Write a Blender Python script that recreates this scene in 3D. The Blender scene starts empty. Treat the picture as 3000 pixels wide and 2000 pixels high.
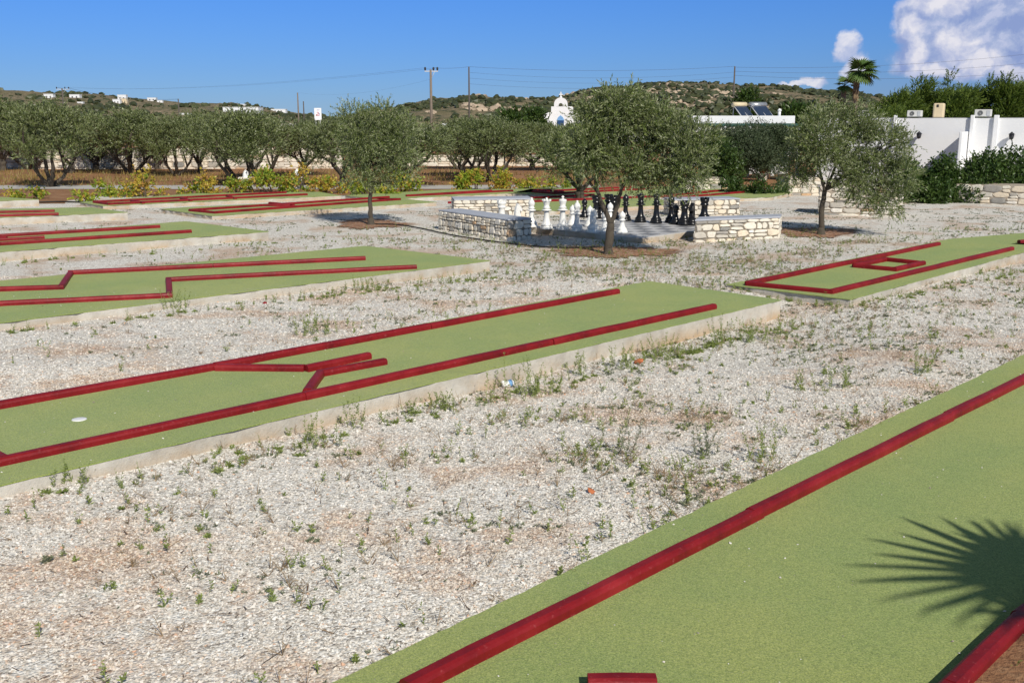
import bpy, bmesh, math, random
import numpy as np
from mathutils import Vector, Matrix
R = math.radians
SC = bpy.context.scene
COL = SC.collection

# ------------------------------------------------------------------ camera
CAM_H = 2.3
F = 3000.0                      # focal length in photo pixels (photo 3000 x 2000)
HOR = 350.0                     # horizon row
PITCH = math.atan((1000 - HOR) / F)
cam_d = bpy.data.cameras.new('camera')
cam_d.sensor_width = 36; cam_d.lens = 36 * F / 3000
cam_d.clip_start = 0.05; cam_d.clip_end = 20000
cam = bpy.data.objects.new('camera', cam_d); COL.objects.link(cam)
cam.location = (0, 0, CAM_H); cam.rotation_euler = (R(90) - PITCH, 0, 0)
SC.camera = cam

# ------------------------------------------------------------------ sun and sky
SUN_EL, SUN_AZ = R(38), R(157)           # azimuth of the sun, clockwise from +Y: behind, a little right
SUNV = Vector((math.sin(SUN_AZ) * math.cos(SUN_EL), math.cos(SUN_AZ) * math.cos(SUN_EL), math.sin(SUN_EL)))
sd = bpy.data.lights.new('sun', 'SUN'); sd.energy = 4.5; sd.angle = R(0.53); sd.color = (1.0, 0.94, 0.84)
so = bpy.data.objects.new('sun', sd); COL.objects.link(so)
so.rotation_euler = SUNV.to_track_quat('Z', 'Y').to_euler()
SC.view_settings.view_transform = 'Standard'; SC.view_settings.look = 'None'
SC.view_settings.exposure = 0.0; SC.view_settings.gamma = 1
SC.render.engine = 'CYCLES'


class NT:
    """small helper to write node graphs as expressions"""
    def __init__(s, tree): s.t = tree
    def n(s, kind, **kw):
        nd = s.t.nodes.new(kind)
        for k, v in kw.items(): setattr(nd, k, v)
        return nd
    def put(s, sock, v):
        if v is None: return
        if isinstance(v, bpy.types.NodeSocket): s.t.links.new(v, sock)
        else:
            if isinstance(v, (tuple, list)) and sock.type == 'RGBA' and len(v) == 3: v = tuple(v) + (1,)
            sock.default_value = v
    def m(s, op, a, b=None, c=None, clamp=False):
        nd = s.n('ShaderNodeMath', operation=op); nd.use_clamp = clamp
        s.put(nd.inputs[0], a); s.put(nd.inputs[1], b); s.put(nd.inputs[2], c)
        return nd.outputs[0]
    def vm(s, op, a, b=None):
        nd = s.n('ShaderNodeVectorMath', operation=op); s.put(nd.inputs[0], a)
        if op == 'SCALE': s.put(nd.inputs['Scale'], b)
        else: s.put(nd.inputs[1], b)
        return nd.outputs['Value'] if op in ('LENGTH', 'DOT_PRODUCT') else nd.outputs[0]
    def mix(s, f, a, b, mode='MIX'):
        nd = s.n('ShaderNodeMix', data_type='RGBA', blend_type=mode)
        s.put(nd.inputs[0], f); s.put(nd.inputs[6], a); s.put(nd.inputs[7], b); return nd.outputs[2]
    def noise(s, vec, scale, detail=2, rough=.5, dist=0):
        nd = s.n('ShaderNodeTexNoise'); s.put(nd.inputs['Vector'], vec); nd.inputs['Scale'].default_value = scale
        nd.inputs['Detail'].default_value = detail; nd.inputs['Roughness'].default_value = rough
        nd.inputs['Distortion'].default_value = dist; return nd.outputs['Fac']
    def voro(s, vec, scale, out='Color', feat='F1', rnd=1.0):
        nd = s.n('ShaderNodeTexVoronoi', feature=feat); s.put(nd.inputs['Vector'], vec)
        nd.inputs['Scale'].default_value = scale; nd.inputs['Randomness'].default_value = rnd
        return nd.outputs[out]
    def ramp(s, f, stops, interp='LINEAR'):
        nd = s.n('ShaderNodeValToRGB'); s.put(nd.inputs[0], f); e = nd.color_ramp.elements
        nd.color_ramp.interpolation = interp
        while len(e) < len(stops): e.new(.5)
        for el, (p, c) in zip(e, stops):
            el.position = p; el.color = (tuple(c) + (1,)) if len(c) == 3 else c
        return nd.outputs[0]
    def rng(s, v, a, b, c=0., d=1., smooth=False):
        nd = s.n('ShaderNodeMapRange'); nd.interpolation_type = 'SMOOTHSTEP' if smooth else 'LINEAR'
        s.put(nd.inputs[0], v); nd.inputs[1].default_value = a; nd.inputs[2].default_value = b
        nd.inputs[3].default_value = c; nd.inputs[4].default_value = d; return nd.outputs[0]
    def sep(s, v):
        nd = s.n('ShaderNodeSeparateXYZ'); s.put(nd.inputs[0], v); return nd.outputs
    def comb(s, x, y, z=0.):
        nd = s.n('ShaderNodeCombineXYZ'); s.put(nd.inputs[0], x); s.put(nd.inputs[1], y); s.put(nd.inputs[2], z)
        return nd.outputs[0]
    def bump(s, h, strength=.5, dist=.01, nrm=None):
        nd = s.n('ShaderNodeBump'); nd.inputs['Strength'].default_value = strength
        nd.inputs['Distance'].default_value = dist; s.put(nd.inputs['Height'], h)
        if nrm is not None: s.put(nd.inputs['Normal'], nrm)
        return nd.outputs[0]


def make_world():
    w = bpy.data.worlds.new('World'); SC.world = w; w.use_nodes = True
    t = w.node_tree; t.nodes.clear(); q = NT(t)
    out = q.n('ShaderNodeOutputWorld'); bg = q.n('ShaderNodeBackground'); bg.inputs[1].default_value = 0.1
    t.links.new(bg.outputs[0], out.inputs[0])
    sky = q.n('ShaderNodeTexSky', sky_type='NISHITA'); sky.sun_disc = False
    sky.sun_elevation = SUN_EL; sky.sun_rotation = SUN_AZ; sky.air_density = 1.0; sky.dust_density = 0.0
    sky.ozone_density = 2.5; sky.altitude = 0
    d = q.n('ShaderNodeTexCoord').outputs['Generated']
    x, y, z = q.sep(d)[0:3]
    el = q.m('ARCSINE', z); az = q.m('ARCTAN2', x, y)          # radians: real directions of the sky
    # deep clean-air blue: the pale band at the horizon tinted back to blue
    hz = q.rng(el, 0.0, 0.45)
    tint = q.ramp(hz, [(0.0, (0.235, 0.40, 0.83)), (0.10, (0.225, 0.41, 0.87)), (0.27, (0.215, 0.455, 0.98)), (0.45, (0.5, 0.62, 0.9)), (.7, (0.95, 0.85, 0.72)), (1.0, (1.0, 0.85, 0.70))])  # upper stops: unseen sky above the frame warmed so shade turns less blue
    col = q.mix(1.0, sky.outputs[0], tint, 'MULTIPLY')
    # cumulus bank to the right; directions in milliradian units
    U = q.m('MULTIPLY', az, 1000.); V = q.m('MULTIPLY', el, 1000.)
    P = q.comb(U, V, 0.)
    w1 = q.n('ShaderNodeTexNoise'); q.put(w1.inputs['Vector'], P); w1.inputs['Scale'].default_value = .022
    w1.inputs['Detail'].default_value = 6; w1.inputs['Roughness'].default_value = .6
    wv = q.vm('SCALE', q.vm('SUBTRACT', w1.outputs['Color'], (.5, .5, .5)), 34.)
    PW = q.vm('ADD', P, wv)
    def cloudset(ells, soft):
        acc = None
        for (cu, cv, ru, rv) in ells:
            dd = q.vm('LENGTH', q.vm('DIVIDE', q.vm('SUBTRACT', PW, (cu, cv, 0)), (ru, rv, 1e6)))
            v = q.m('SUBTRACT', 1.0, dd)
            acc = v if acc is None else q.m('SMOOTH_MAX', acc, v, .12)
        return acc
    def ell(px, py, rx, ry):
        return (math.atan((px - 1500) / F / 1.02) * 1000, math.atan((HOR - py) / F) * 1000 * .98, rx / 3.35, ry / 3.0)
    towers = [ell(2460, 150, 42, 44), ell(2495, 205, 46, 45), ell(2380, 240, 52, 22), ell(2330, 250, 60, 10),
              ell(2650, 110, 50, 38), ell(2665, 180, 46, 60), ell(2790, 150, 75, 62), ell(2850, 200, 80, 42),
              ell(2950, 235, 80, 24), ell(2720, 50, 100, 38), ell(2800, 10, 130, 44), ell(2740, 225, 70, 24)]
    bank = [ell(2870, 70, 230, 130), ell(3000, 150, 260, 130), ell(2790, 180, 220, 76), ell(3200, 40, 330, 280), ell(2665, 100, 90, 90), ell(2690, 205, 120, 46)]
    dt = cloudset(towers, .1); db = cloudset(bank, .3)
    n2 = q.noise(P, .06, 7, .6); 
    L = q.vm('ADD', PW, (5., -5., 0.))
    nA = q.noise(PW, .035, 5, .55); nB = q.noise(L, .035, 5, .55)
    rel = q.m('SUBTRACT', nA, nB)
    a_t = q.rng(q.m('ADD', dt, q.m('MULTIPLY', q.m('SUBTRACT', n2, .5), .75)), -.02, .40, smooth=True)
    a_b = q.rng(q.m('ADD', db, q.m('MULTIPLY', q.m('SUBTRACT', n2, .5), .35)), .02, .30, smooth=True)
    lowfade = q.rng(V, 10., 30., smooth=True)
    a_t = q.m('MULTIPLY', a_t, lowfade)
    bankc = q.ramp(q.rng(q.m('ADD', nA, q.m('MULTIPLY', rel, 2.)), .25, .8), [(0, (2.7, 3.5, 6.2)), (.6, (4.0, 4.7, 6.9)), (1, (5.4, 5.8, 7.7))])
    towc = q.ramp(q.rng(q.m('ADD', q.m('MULTIPLY', rel, 2.6), q.m('MULTIPLY', dt, .55)), -.30, .50), [(0, (3.8, 4.5, 7.0)), (.5, (5.9, 6.2, 7.8)), (1, (8.4, 8.2, 8.7))])
    c1 = q.mix(q.m('MULTIPLY', a_b, q.m('MULTIPLY', lowfade, .95)), col, bankc)
    c2 = q.mix(q.m('MULTIPLY', a_t, .86), c1, towc)
    # a mauve veil low under the cloud bank
    veil = q.m('MULTIPLY', q.rng(U, 220., 420., smooth=True), q.rng(V, 70., 0., smooth=True))
    c3 = q.mix(q.m('MULTIPLY', veil, .35), c2, (2.0, 2.6, 5.4))
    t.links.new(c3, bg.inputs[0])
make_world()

# ------------------------------------------------------------------ measuring helpers
def ray(px, py):
    c = Vector(((px - 1500) / F, -(py - 1000) / F, -1.0))
    a = R(90) - PITCH
    return Vector((c.x, c.y * math.cos(a) - c.z * math.sin(a), c.y * math.sin(a) + c.z * math.cos(a)))
def at(px, py, z=0.0):
    d = ray(px, py); t = (z - CAM_H) / d.z
    return Vector((d.x * t, d.y * t, z))
def pt(px, py, Y):
    d = ray(px, py); t = Y / d.y
    return Vector((d.x * t, Y, CAM_H + d.z * t))

# ------------------------------------------------------------------ object helpers
def tag(o, label=None, cat=None, group=None, kind=None):
    if label: o['label'] = label
    if cat: o['category'] = cat
    if group: o['group'] = group
    if kind: o['kind'] = kind
    return o
def thing(name, loc, label, cat, group=None, rz=0):
    o = bpy.data.objects.new(name, None); COL.objects.link(o); o.empty_display_size = .2
    o.location = loc; o.rotation_euler = (0, 0, rz)
    return tag(o, label, cat, group)
def npmesh(name, V, Fq, mats, tone=None, midx=None, smooth=False):
    """V (n,3), Fq (m,k) faces all of the same corner count"""
    V = np.asarray(V, dtype=np.float32); Fq = np.asarray(Fq, dtype=np.int32)
    me = bpy.data.meshes.new(name); m, k = Fq.shape
    me.vertices.add(len(V)); me.vertices.foreach_set('co', V.ravel())
    me.loops.add(m * k); me.loops.foreach_set('vertex_index', Fq.ravel())
    me.polygons.add(m); me.polygons.foreach_set('loop_start', np.arange(0, m * k, k, dtype=np.int32))
    me.polygons.foreach_set('loop_total', np.full(m, k, dtype=np.int32))
    if midx is not None: me.polygons.foreach_set('material_index', np.asarray(midx, dtype=np.int32))
    me.polygons.foreach_set('use_smooth', np.full(m, smooth, dtype=bool))
    me.update(calc_edges=True)
    if tone is not None:
        a = me.attributes.new('tone', 'FLOAT', 'POINT'); a.data.foreach_set('value', np.asarray(tone, dtype=np.float32))
    for mt in (mats if isinstance(mats, (list, tuple)) else [mats]): me.materials.append(mt)
    return me
def link(name, me, parent=None, loc=None):
    o = bpy.data.objects.new(name, me); COL.objects.link(o)
    if parent: o.parent = parent
    if loc is not None: o.location = loc
    return o

class MB:
    """collects boxes, tubes, lathes, prisms; build() links them as one mesh"""
    def __init__(s): s.v = []; s.f = []; s.t = []; s.sm = []
    def add(s, vs, fs, tone=0.5, smooth=False):
        o = len(s.v); s.v += [tuple(v) for v in vs]; s.f += [tuple(i + o for i in f) for f in fs]
        s.t += [tone] * len(vs); s.sm += [smooth] * len(fs)
    def box(s, c, size, rz=0, tone=.5, M=None):
        hx, hy, hz = size[0] / 2, size[1] / 2, size[2] / 2
        vs = [Vector((x * hx, y * hy, z * hz)) for z in (-1, 1) for x, y in ((-1, -1), (1, -1), (1, 1), (-1, 1))]
        Q = M if M is not None else Matrix.Rotation(rz, 3, 'Z')
        vs = [Q @ v + Vector(c) for v in vs]
        s.add(vs, [(3, 2, 1, 0), (4, 5, 6, 7), (0, 1, 5, 4), (1, 2, 6, 5), (2, 3, 7, 6), (3, 0, 4, 7)], tone)
    def tube(s, pts, rad, n=8, tone=.5, cap=True):
        pts = [Vector(p) for p in pts]; vs = []; fs = []
        a = None
        for i, p in enumerate(pts):
            d = (pts[min(i + 1, len(pts) - 1)] - pts[max(i - 1, 0)])
            d = d.normalized() if d.length > 1e-9 else Vector((0, 0, 1))
            if a is None: a = d.orthogonal().normalized()
            else:
                a = a - d * a.dot(d)
                a = a.normalized() if a.length > 1e-6 else d.orthogonal().normalized()
            b = d.cross(a); r = rad[i] if isinstance(rad, (list, tuple)) else rad
            for k in range(n):
                th = 2 * math.pi * k / n; vs.append(p + (a * math.cos(th) + b * math.sin(th)) * r)
        for i in range(len(pts) - 1):
            for k in range(n):
                k2 = (k + 1) % n; fs.append((i * n + k, i * n + k2, (i + 1) * n + k2, (i + 1) * n + k))
        if cap: fs.append(tuple(range(n - 1, -1, -1))); fs.append(tuple((len(pts) - 1) * n + k for k in range(n)))
        s.add(vs, fs, tone, True)
    def lathe(s, prof, n=20, c=(0, 0, 0), tone=.5):
        vs = []; fs = []
        for r, z in prof:
            for k in range(n):
                th = 2 * math.pi * k / n; vs.append((c[0] + r * math.cos(th), c[1] + r * math.sin(th), c[2] + z))
        for i in range(len(prof) - 1):
            for k in range(n):
                k2 = (k + 1) % n; fs.append((i * n + k, i * n + k2, (i + 1) * n + k2, (i + 1) * n + k))
        fs.append(tuple(range(n - 1, -1, -1))); fs.append(tuple((len(prof) - 1) * n + k for k in range(n)))
        s.add(vs, fs, tone, True)
    def prism(s, poly, z0, z1, tone=.5):
        n = len(poly); vs = [(p[0], p[1], z0) for p in poly] + [(p[0], p[1], z1) for p in poly]
        fs = [tuple(range(n - 1, -1, -1)), tuple(range(n, 2 * n))] + [(i, (i + 1) % n, n + (i + 1) % n, n + i) for i in range(n)]
        s.add(vs, fs, tone)
    def build(s, name, mat, parent=None, bevel=0, sub=0, loc=None):
        me = bpy.data.meshes.new(name); me.from_pydata([tuple(v) for v in s.v], [], s.f)
        for p, sm in zip(me.polygons, s.sm): p.use_smooth = sm
        a = me.attributes.new('tone', 'FLOAT', 'POINT'); a.data.foreach_set('value', s.t)
        me.materials.append(mat); me.update()
        if bevel:
            bm = bmesh.new(); bm.from_mesh(me)
            eds = [e for e in bm.edges if len(e.link_faces) == 2 and e.calc_face_angle(0) > .6]
            bmesh.ops.bevel(bm, geom=eds, offset=bevel, segments=2, profile=.5, affect='EDGES', clamp_overlap=True)
            bm.to_mesh(me); bm.free()
        o = link(name, me, parent, loc)
        return o
def copy_tree(src, parent=None):
    c = src.copy(); COL.objects.link(c)
    if parent: c.parent = parent
    for ch in src.children: copy_tree(ch, c)
    return c

# ------------------------------------------------------------------ materials
MATS = {}
def mat(name, fn):
    m = bpy.data.materials.new(name); m.use_nodes = True; t = m.node_tree; t.nodes.clear(); q = NT(t)
    out = q.n('ShaderNodeOutputMaterial'); b = q.n('ShaderNodeBsdfPrincipled'); t.links.new(b.outputs[0], out.inputs[0])
    b.inputs['Specular IOR Level'].default_value = .3
    fn(q, b, out); MATS[name] = m; return m
def obj_co(q): return q.n('ShaderNodeTexCoord').outputs['Object']
def pos(q): return q.n('ShaderNodeNewGeometry').outputs['Position']
def tone(q):
    a = q.n('ShaderNodeAttribute'); a.attribute_name = 'tone'; return a.outputs['Fac']
def simple(name, colr, rough=.6, var=.15, scale=6., bump=.2, spec=.3, metal=0, bd=.01):
    def fn(q, b, out):
        p = obj_co(q); n = q.noise(p, scale, 5, .6)
        c = q.mix(n, tuple(x * (1 - var) for x in colr), tuple(min(1, x * (1 + var)) for x in colr))
        q.put(b.inputs['Base Color'], c); b.inputs['Roughness'].default_value = rough
        b.inputs['Specular IOR Level'].default_value = spec; b.inputs['Metallic'].default_value = metal
        if bump: q.put(b.inputs['Normal'], q.bump(q.noise(p, scale * 6, 3, .6), bump, bd))
    return mat(name, fn)

def warm_mask(q, p):
    n = q.noise(p, .75, 7, .70); return q.rng(n, .47, .63, smooth=True)
def f_ground(q, b, out):
    p = pos(q); p2 = q.vm('MULTIPLY', p, (1, 1, 0)); W = warm_mask(q, p2)
    c = q.voro(p2, 62, 'Color'); hs = q.sep(c)
    base = q.ramp(hs[0], [(0, (.27, .235, .195)), (.25, (.55, .515, .45)), (.6, (.72, .69, .63)), (1, (.85, .83, .78))])
    warm = q.ramp(hs[1], [(0, (.26, .12, .06)), (.4, (.47, .30, .18)), (1, (.66, .56, .46))])
    cc = q.mix(q.m('MULTIPLY', W, .75), base, warm)
    dk = q.rng(q.noise(p2, 3.3, 6, .7), .56, .72)                  # thin grit and dry litter between stones
    cc = q.mix(q.m('MULTIPLY', dk, .25), cc, (.20, .17, .13))
    q.put(b.inputs['Base Color'], cc); b.inputs['Roughness'].default_value = .95
    d = q.voro(p2, 62, 'Distance')
    q.put(b.inputs['Normal'], q.bump(q.m('SUBTRACT', 1., d), .8, .010))
mat('gravel', f_ground)
def f_stone(q, b, out):
    t = tone(q); W = warm_mask(q, q.vm('MULTIPLY', pos(q), (1, 1, 0)))
    base = q.ramp(t, [(0, (.17, .15, .125)), (.07, (.34, .31, .27)), (.25, (.54, .50, .435)), (.6, (.69, .655, .59)), (.88, (.84, .815, .77)), (.955, (.62, .50, .38)), (1, (.58, .30, .15))])
    wc = q.ramp(t, [(0, (.26, .14, .07)), (.3, (.52, .34, .19)), (.55, (.66, .53, .37)), (.8, (.73, .66, .57)), (1, (.60, .27, .12))])
    cc = q.mix(q.m('MULTIPLY', W, .75), base, wc)
    cc = q.mix(.25, cc, q.ramp(q.noise(pos(q), 160, 2), [(0, (.3, .27, .24)), (1, (.85, .82, .78))]), 'MIX')
    q.put(b.inputs['Base Color'], cc); b.inputs['Roughness'].default_value = .8
mat('stone_chips', f_stone)
def f_soil(q, b, out):
    p = pos(q); n = q.noise(p, 1.4, 8, .7); n2 = q.noise(p, 30, 4, .7)
    c = q.ramp(q.m('ADD', q.m('MULTIPLY', n, .6), q.m('MULTIPLY', n2, .4)), [(.3, (.15, .072, .035)), (.5, (.27, .14, .07)), (.68, (.38, .235, .13))])
    q.put(b.inputs['Base Color'], c); b.inputs['Roughness'].default_value = 1
    q.put(b.inputs['Normal'], q.bump(n2, .8, .03))
mat('red_soil', f_soil)
def f_mulch(q, b, out):
    p = pos(q); v = q.sep(q.voro(q.vm('MULTIPLY', p, (1, 2.2, 1)), 38, 'Color'))
    c = q.ramp(v[0], [(0, (.12, .05, .025)), (.35, (.27, .12, .06)), (.75, (.42, .22, .12)), (.92, (.56, .42, .30)), (1, (.70, .62, .52))])
    q.put(b.inputs['Base Color'], c); b.inputs['Roughness'].default_value = 1
    q.put(b.inputs['Normal'], q.bump(v[1], 1., .02))
mat('mulch', f_mulch)
def f_orch(q, b, out):
    p = pos(q); n = q.noise(q.vm('MULTIPLY', p, (.5, 1, 1)), .8, 8, .7); n2 = q.noise(p, 14, 4, .7)
    c = q.ramp(q.m('ADD', q.m('MULTIPLY', n, .65), q.m('MULTIPLY', n2, .35)), [(.34, (.13, .085, .04)), (.46, (.27, .13, .06)), (.56, (.36, .19, .09)), (.7, (.38, .29, .12))])
    q.put(b.inputs['Base Color'], c); b.inputs['Roughness'].default_value = 1
    q.put(b.inputs['Normal'], q.bump(n2, 1, .05))
mat('orchard_soil', f_orch)
def f_felt(q, b, out):
    p = obj_co(q); n = q.noise(p, 1.1, 4, .6); n2 = q.noise(p, 130, 3, .85); n3 = q.noise(p, 34, 4, .7)
    c = q.ramp(n2, [(.28, (.070, .115, .018)), (.5, (.255, .325, .078)), (.72, (.50, .55, .17))])
    wear = q.ramp(n, [(.35, (.86, .93, .90)), (.62, (1.10, 1.04, 1.0))])
    c = q.mix(1.0, c, wear, 'MULTIPLY')
    c = q.mix(q.m('MULTIPLY', q.rng(n3, .45, .75), .45), c, (.27, .31, .09))
    st = q.rng(q.noise(p, .45, 7, .72), .56, .70); c = q.mix(q.m('MULTIPLY', st, .45), c, (.36, .38, .21))
    dk_ = q.rng(q.noise(q.vm('ADD', p, (7., 3., 0)), .8, 8, .75), .60, .72); c = q.mix(q.m('MULTIPLY', dk_, .45), c, (.10, .13, .05))
    speck = q.rng(q.voro(p, 7., 'Distance'), .012, .008)
    c = q.mix(speck, c, (.75, .74, .7))
    q.put(b.inputs['Base Color'], c); b.inputs['Roughness'].default_value = .95
    b.inputs['Specular IOR Level'].default_value = .15
    b.inputs['Sheen Weight'].default_value = .15
    q.put(b.inputs['Normal'], q.bump(q.m('ADD', n2, q.m('MULTIPLY', n3, .6)), .8, .006))
mat('felt', f_felt)
def f_red(q, b, out):
    p = obj_co(q); n = q.noise(p, 3., 6, .65); n2 = q.noise(p, 42, 4, .7)
    c = q.ramp(n, [(.3, (.115, .004, .007)), (.5, (.205, .0065, .010)), (.72, (.28, .016, .020))])
    c = q.mix(q.rng(n2, .60, .72), c, (.30, .05, .055))
    chips = q.m('MULTIPLY', q.rng(q.noise(p, 22, 6, .85), .70, .73), 1.)
    c = q.mix(chips, c, (.62, .55, .48))
    q.put(b.inputs['Base Color'], c); q.put(b.inputs['Roughness'], q.rng(n2, .3, .7, .42, .62))
    b.inputs['Specular IOR Level'].default_value = .3
    q.put(b.inputs['Normal'], q.bump(q.m('ADD', n2, q.noise(p, 9, 3)), .25, .008))
mat('red_paint', f_red)
def f_conc(q, b, out):
    p = pos(q); n = q.noise(p, 2.2, 8, .7); n2 = q.noise(p, 28, 5, .7); z = q.sep(p)[2]
    c = q.ramp(n, [(.3, (.34, .32, .28)), (.5, (.47, .445, .39)), (.7, (.60, .57, .51))])
    st = q.m('MULTIPLY', q.rng(q.noise(p, 1.3, 6, .7), .40, .56), q.rng(q.m('ADD', z, q.m('MULTIPLY', n, .16)), .24, .06))
    c = q.mix(q.m('MULTIPLY', st, .7), c, (.48, .30, .14))
    c = q.mix(q.rng(n2, .62, .75), c, (.25, .23, .20))
    q.put(b.inputs['Base Color'], c); b.inputs['Roughness'].default_value = .9
    q.put(b.inputs['Normal'], q.bump(q.m('ADD', n2, n), .5, .02))
mat('concrete', f_conc)
simple('white_plastic', (.80, .79, .75), .32, .04, 3, 0, .5)
simple('black_plastic', (.009, .009, .010), .26, .2, 3, 0, .5)
def f_board(q, b, out):
    p = obj_co(q); s = q.sep(p)
    def cell(a): return q.m('FLOOR', q.m('DIVIDE', q.m('SUBTRACT', a, .12), .33))
    ck = q.m('MODULO', q.m('ADD', q.m('ADD', cell(s[0]), cell(s[1])), 20.), 2.)
    n = q.noise(p, 5, 6, .65)
    a = q.ramp(n, [(.3, (.42, .42, .43)), (.7, (.56, .55, .54))]); d = q.ramp(n, [(.3, (.17, .175, .185)), (.7, (.27, .27, .28))])
    inx = q.m('MULTIPLY', q.m('LESS_THAN', s[0], 2.76), q.m('GREATER_THAN', s[0], .12))
    iny = q.m('MULTIPLY', q.m('LESS_THAN', s[1], 2.76), q.m('GREATER_THAN', s[1], .12))
    c = q.mix(q.m('MULTIPLY', ck, q.m('MULTIPLY', inx, iny)), a, d)
    fx = q.m('FRACT', q.m('DIVIDE', q.m('SUBTRACT', s[0], .12), .33)); fy = q.m('FRACT', q.m('DIVIDE', q.m('SUBTRACT', s[1], .12), .33))
    g = q.m('MAXIMUM', q.m('LESS_THAN', fx, .025), q.m('LESS_THAN', fy, .025))
    c = q.mix(g, c, (.33, .32, .30))
    q.put(b.inputs['Base Color'], c); b.inputs['Roughness'].default_value = .6
    q.put(b.inputs['Normal'], q.bump(n, .1, .01))
mat('board_tiles', f_board)
def f_wallstone(q, b, out):
    t = tone(q); p = obj_co(q); n = q.noise(p, 9, 6, .7)
    c = q.ramp(t, [(0, (.26, .26, .25)), (.2, (.36, .34, .31)), (.35, (.72, .68, .59)), (.6, (.80, .75, .65)), (.8, (.74, .64, .50)), (.92, (.82, .80, .74)), (1, (.58, .40, .25))])
    c = q.mix(.6, c, q.ramp(n, [(.25, (.62, .60, .58)), (.75, (1.18, 1.16, 1.12))]), 'MULTIPLY')
    q.put(b.inputs['Base Color'], c); b.inputs['Roughness'].default_value = .9
    q.put(b.inputs['Normal'], q.bump(q.noise(p, 30, 5, .7), .6, .015))
mat('wall_stone', f_wallstone)
simple('mortar', (.24, .21, .17), 1, .3, 20, .4)
simple('pale_mortar', (.40, .34, .27), 1, .25, 20, .4)
simple('slate', (.40, .42, .47), .55, .18, 4, .25)
def f_plaster(q, b, out):
    p = obj_co(q); n = q.noise(p, .7, 7, .65)
    q.put(b.inputs['Base Color'], q.ramp(n, [(.3, (.74, .745, .75)), (.7, (.81, .81, .81))])); b.inputs['Roughness'].default_value = .85
    q.put(b.inputs['Normal'], q.bump(q.noise(p, 14, 5, .7), .12, .02))
mat('white_plaster', f_plaster)
simple('cream_plaster', (.66, .54, .36), .9, .06, 5, .2)
simple('bark', (.105, .088, .068), .95, .45, 14, .9, .2, 0, .03)
simple('pole_wood', (.20, .16, .125), .9, .3, 3, .3)
simple('dark_wood', (.10, .085, .075), .9, .3, 3, .3)
simple('dark_metal', (.03, .03, .035), .5, .2, 3, 0)
simple('black_rubber', (.015, .014, .013), .6, .2, 3, 0)
simple('grey_metal', (.48, .49, .50), .45, .1, 3, 0)
simple('unit_white', (.62, .61, .58), .5, .06, 3, 0)
simple('unit_dark', (.14, .14, .14), .6, .1, 3, 0)
simple('solar_glass', (.025, .04, .075), .12, .2, 2, 0, .6)
simple('tank_steel', (.6, .6, .6), .3, .1, 2, 0, .5, .7)
simple('tank_cream', (.66, .55, .36), .5, .1, 2, 0)
simple('green_slat', (.03, .10, .085), .6, .15, 3, 0)
simple('blue_paint', (.18, .36, .62), .6, .1, 3, 0)
simple('dark_blue', (.02, .06, .16), .5, .1, 3, 0)
simple('terracotta', (.46, .15, .06), .8, .15, 6, .1)
simple('orange_paint', (.60, .13, .045), .5, .15, 6, .1)
simple('sign_red', (.55, .04, .05), .6, .1, 6, 0)
simple('sign_blue', (.05, .10, .40), .6, .1, 6, 0)
simple('ceramic_white', (.8, .8, .78), .3, .04, 6, 0)
simple('gray_path', (.44, .42, .39), .95, .18, 1.2, .3)
simple('twig', (.13, .085, .055), .9, .4, 9, .2)
simple('wire', (.05, .05, .055), .6, .2, 3, 0)
simple('tan_path', (.46, .36, .25), .95, .2, .8, .3)
simple('roof_dark', (.2, .2, .2), .9, .2, 3, .2)
def f_sea(q, b, out):
    n = q.noise(q.vm('MULTIPLY', pos(q), (.02, .2, 1)), 1, 4)
    q.put(b.inputs['Base Color'], q.mix(n, (.01, .05, .12), (.02, .08, .17))); b.inputs['Roughness'].default_value = .35
mat('sea_water', f_sea)
def f_hill(q, b, out):
    p = pos(q); n = q.noise(p, .05, 9, .72); n2 = q.noise(q.vm('MULTIPLY', p, (1, 1, 3)), .35, 6, .7); v = q.voro(p, .42, 'Distance')
    c = q.ramp(n, [(.3, (.115, .105, .05)), (.5, (.205, .165, .10)), (.7, (.30, .225, .15))])
    c = q.mix(q.rng(n2, .50, .60), c, (.055, .065, .03))
    c = q.mix(q.m('MULTIPLY', q.rng(v, .30, .10), q.rng(n, .42, .5)), c, (.06, .075, .035))
    c = q.mix(q.rng(q.noise(p, .16, 8, .75), .66, .72), c, (.40, .32, .23))
    q.put(b.inputs['Base Color'], c); b.inputs['Roughness'].default_value = 1
    q.put(b.inputs['Normal'], q.bump(n2, .8, 1.2))
mat('hillside', f_hill)

def leafmat(name, top, alt, under=None, trans=.25, rough=.5, spec=.35):
    def fn(q, b, out):
        t = tone(q); c = q.mix(t, top, alt)
        if under is not None:
            bf = q.n('ShaderNodeNewGeometry').outputs['Backfacing']; c = q.mix(bf, c, under)
        q.put(b.inputs['Base Color'], c); b.inputs['Roughness'].default_value = rough
        b.inputs['Specular IOR Level'].default_value = spec
        tr = q.n('ShaderNodeBsdfTranslucent'); q.put(tr.inputs[0], q.mix(.5, c, (top[0] * 1.6, top[1] * 1.7, top[2] * .8)))
        ms = q.n('ShaderNodeMixShader'); ms.inputs[0].default_value = trans
        q.t.links.new(b.outputs[0], ms.inputs[1]); q.t.links.new(tr.outputs[0], ms.inputs[2]); q.t.links.new(ms.outputs[0], out.inputs[0])
    return mat(name, fn)
leafmat('olive_leaf', (.060, .098, .016), (.24, .295, .085), (.31, .34, .18), .28, .38, .5)
leafmat('orchard_leaf', (.048, .076, .015), (.215, .26, .078), (.24, .27, .13), .22, .4, .5)
leafmat('shrub_leaf', (.030, .066, .012), (.085, .135, .028), None, .2, .4, .4)
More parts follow.
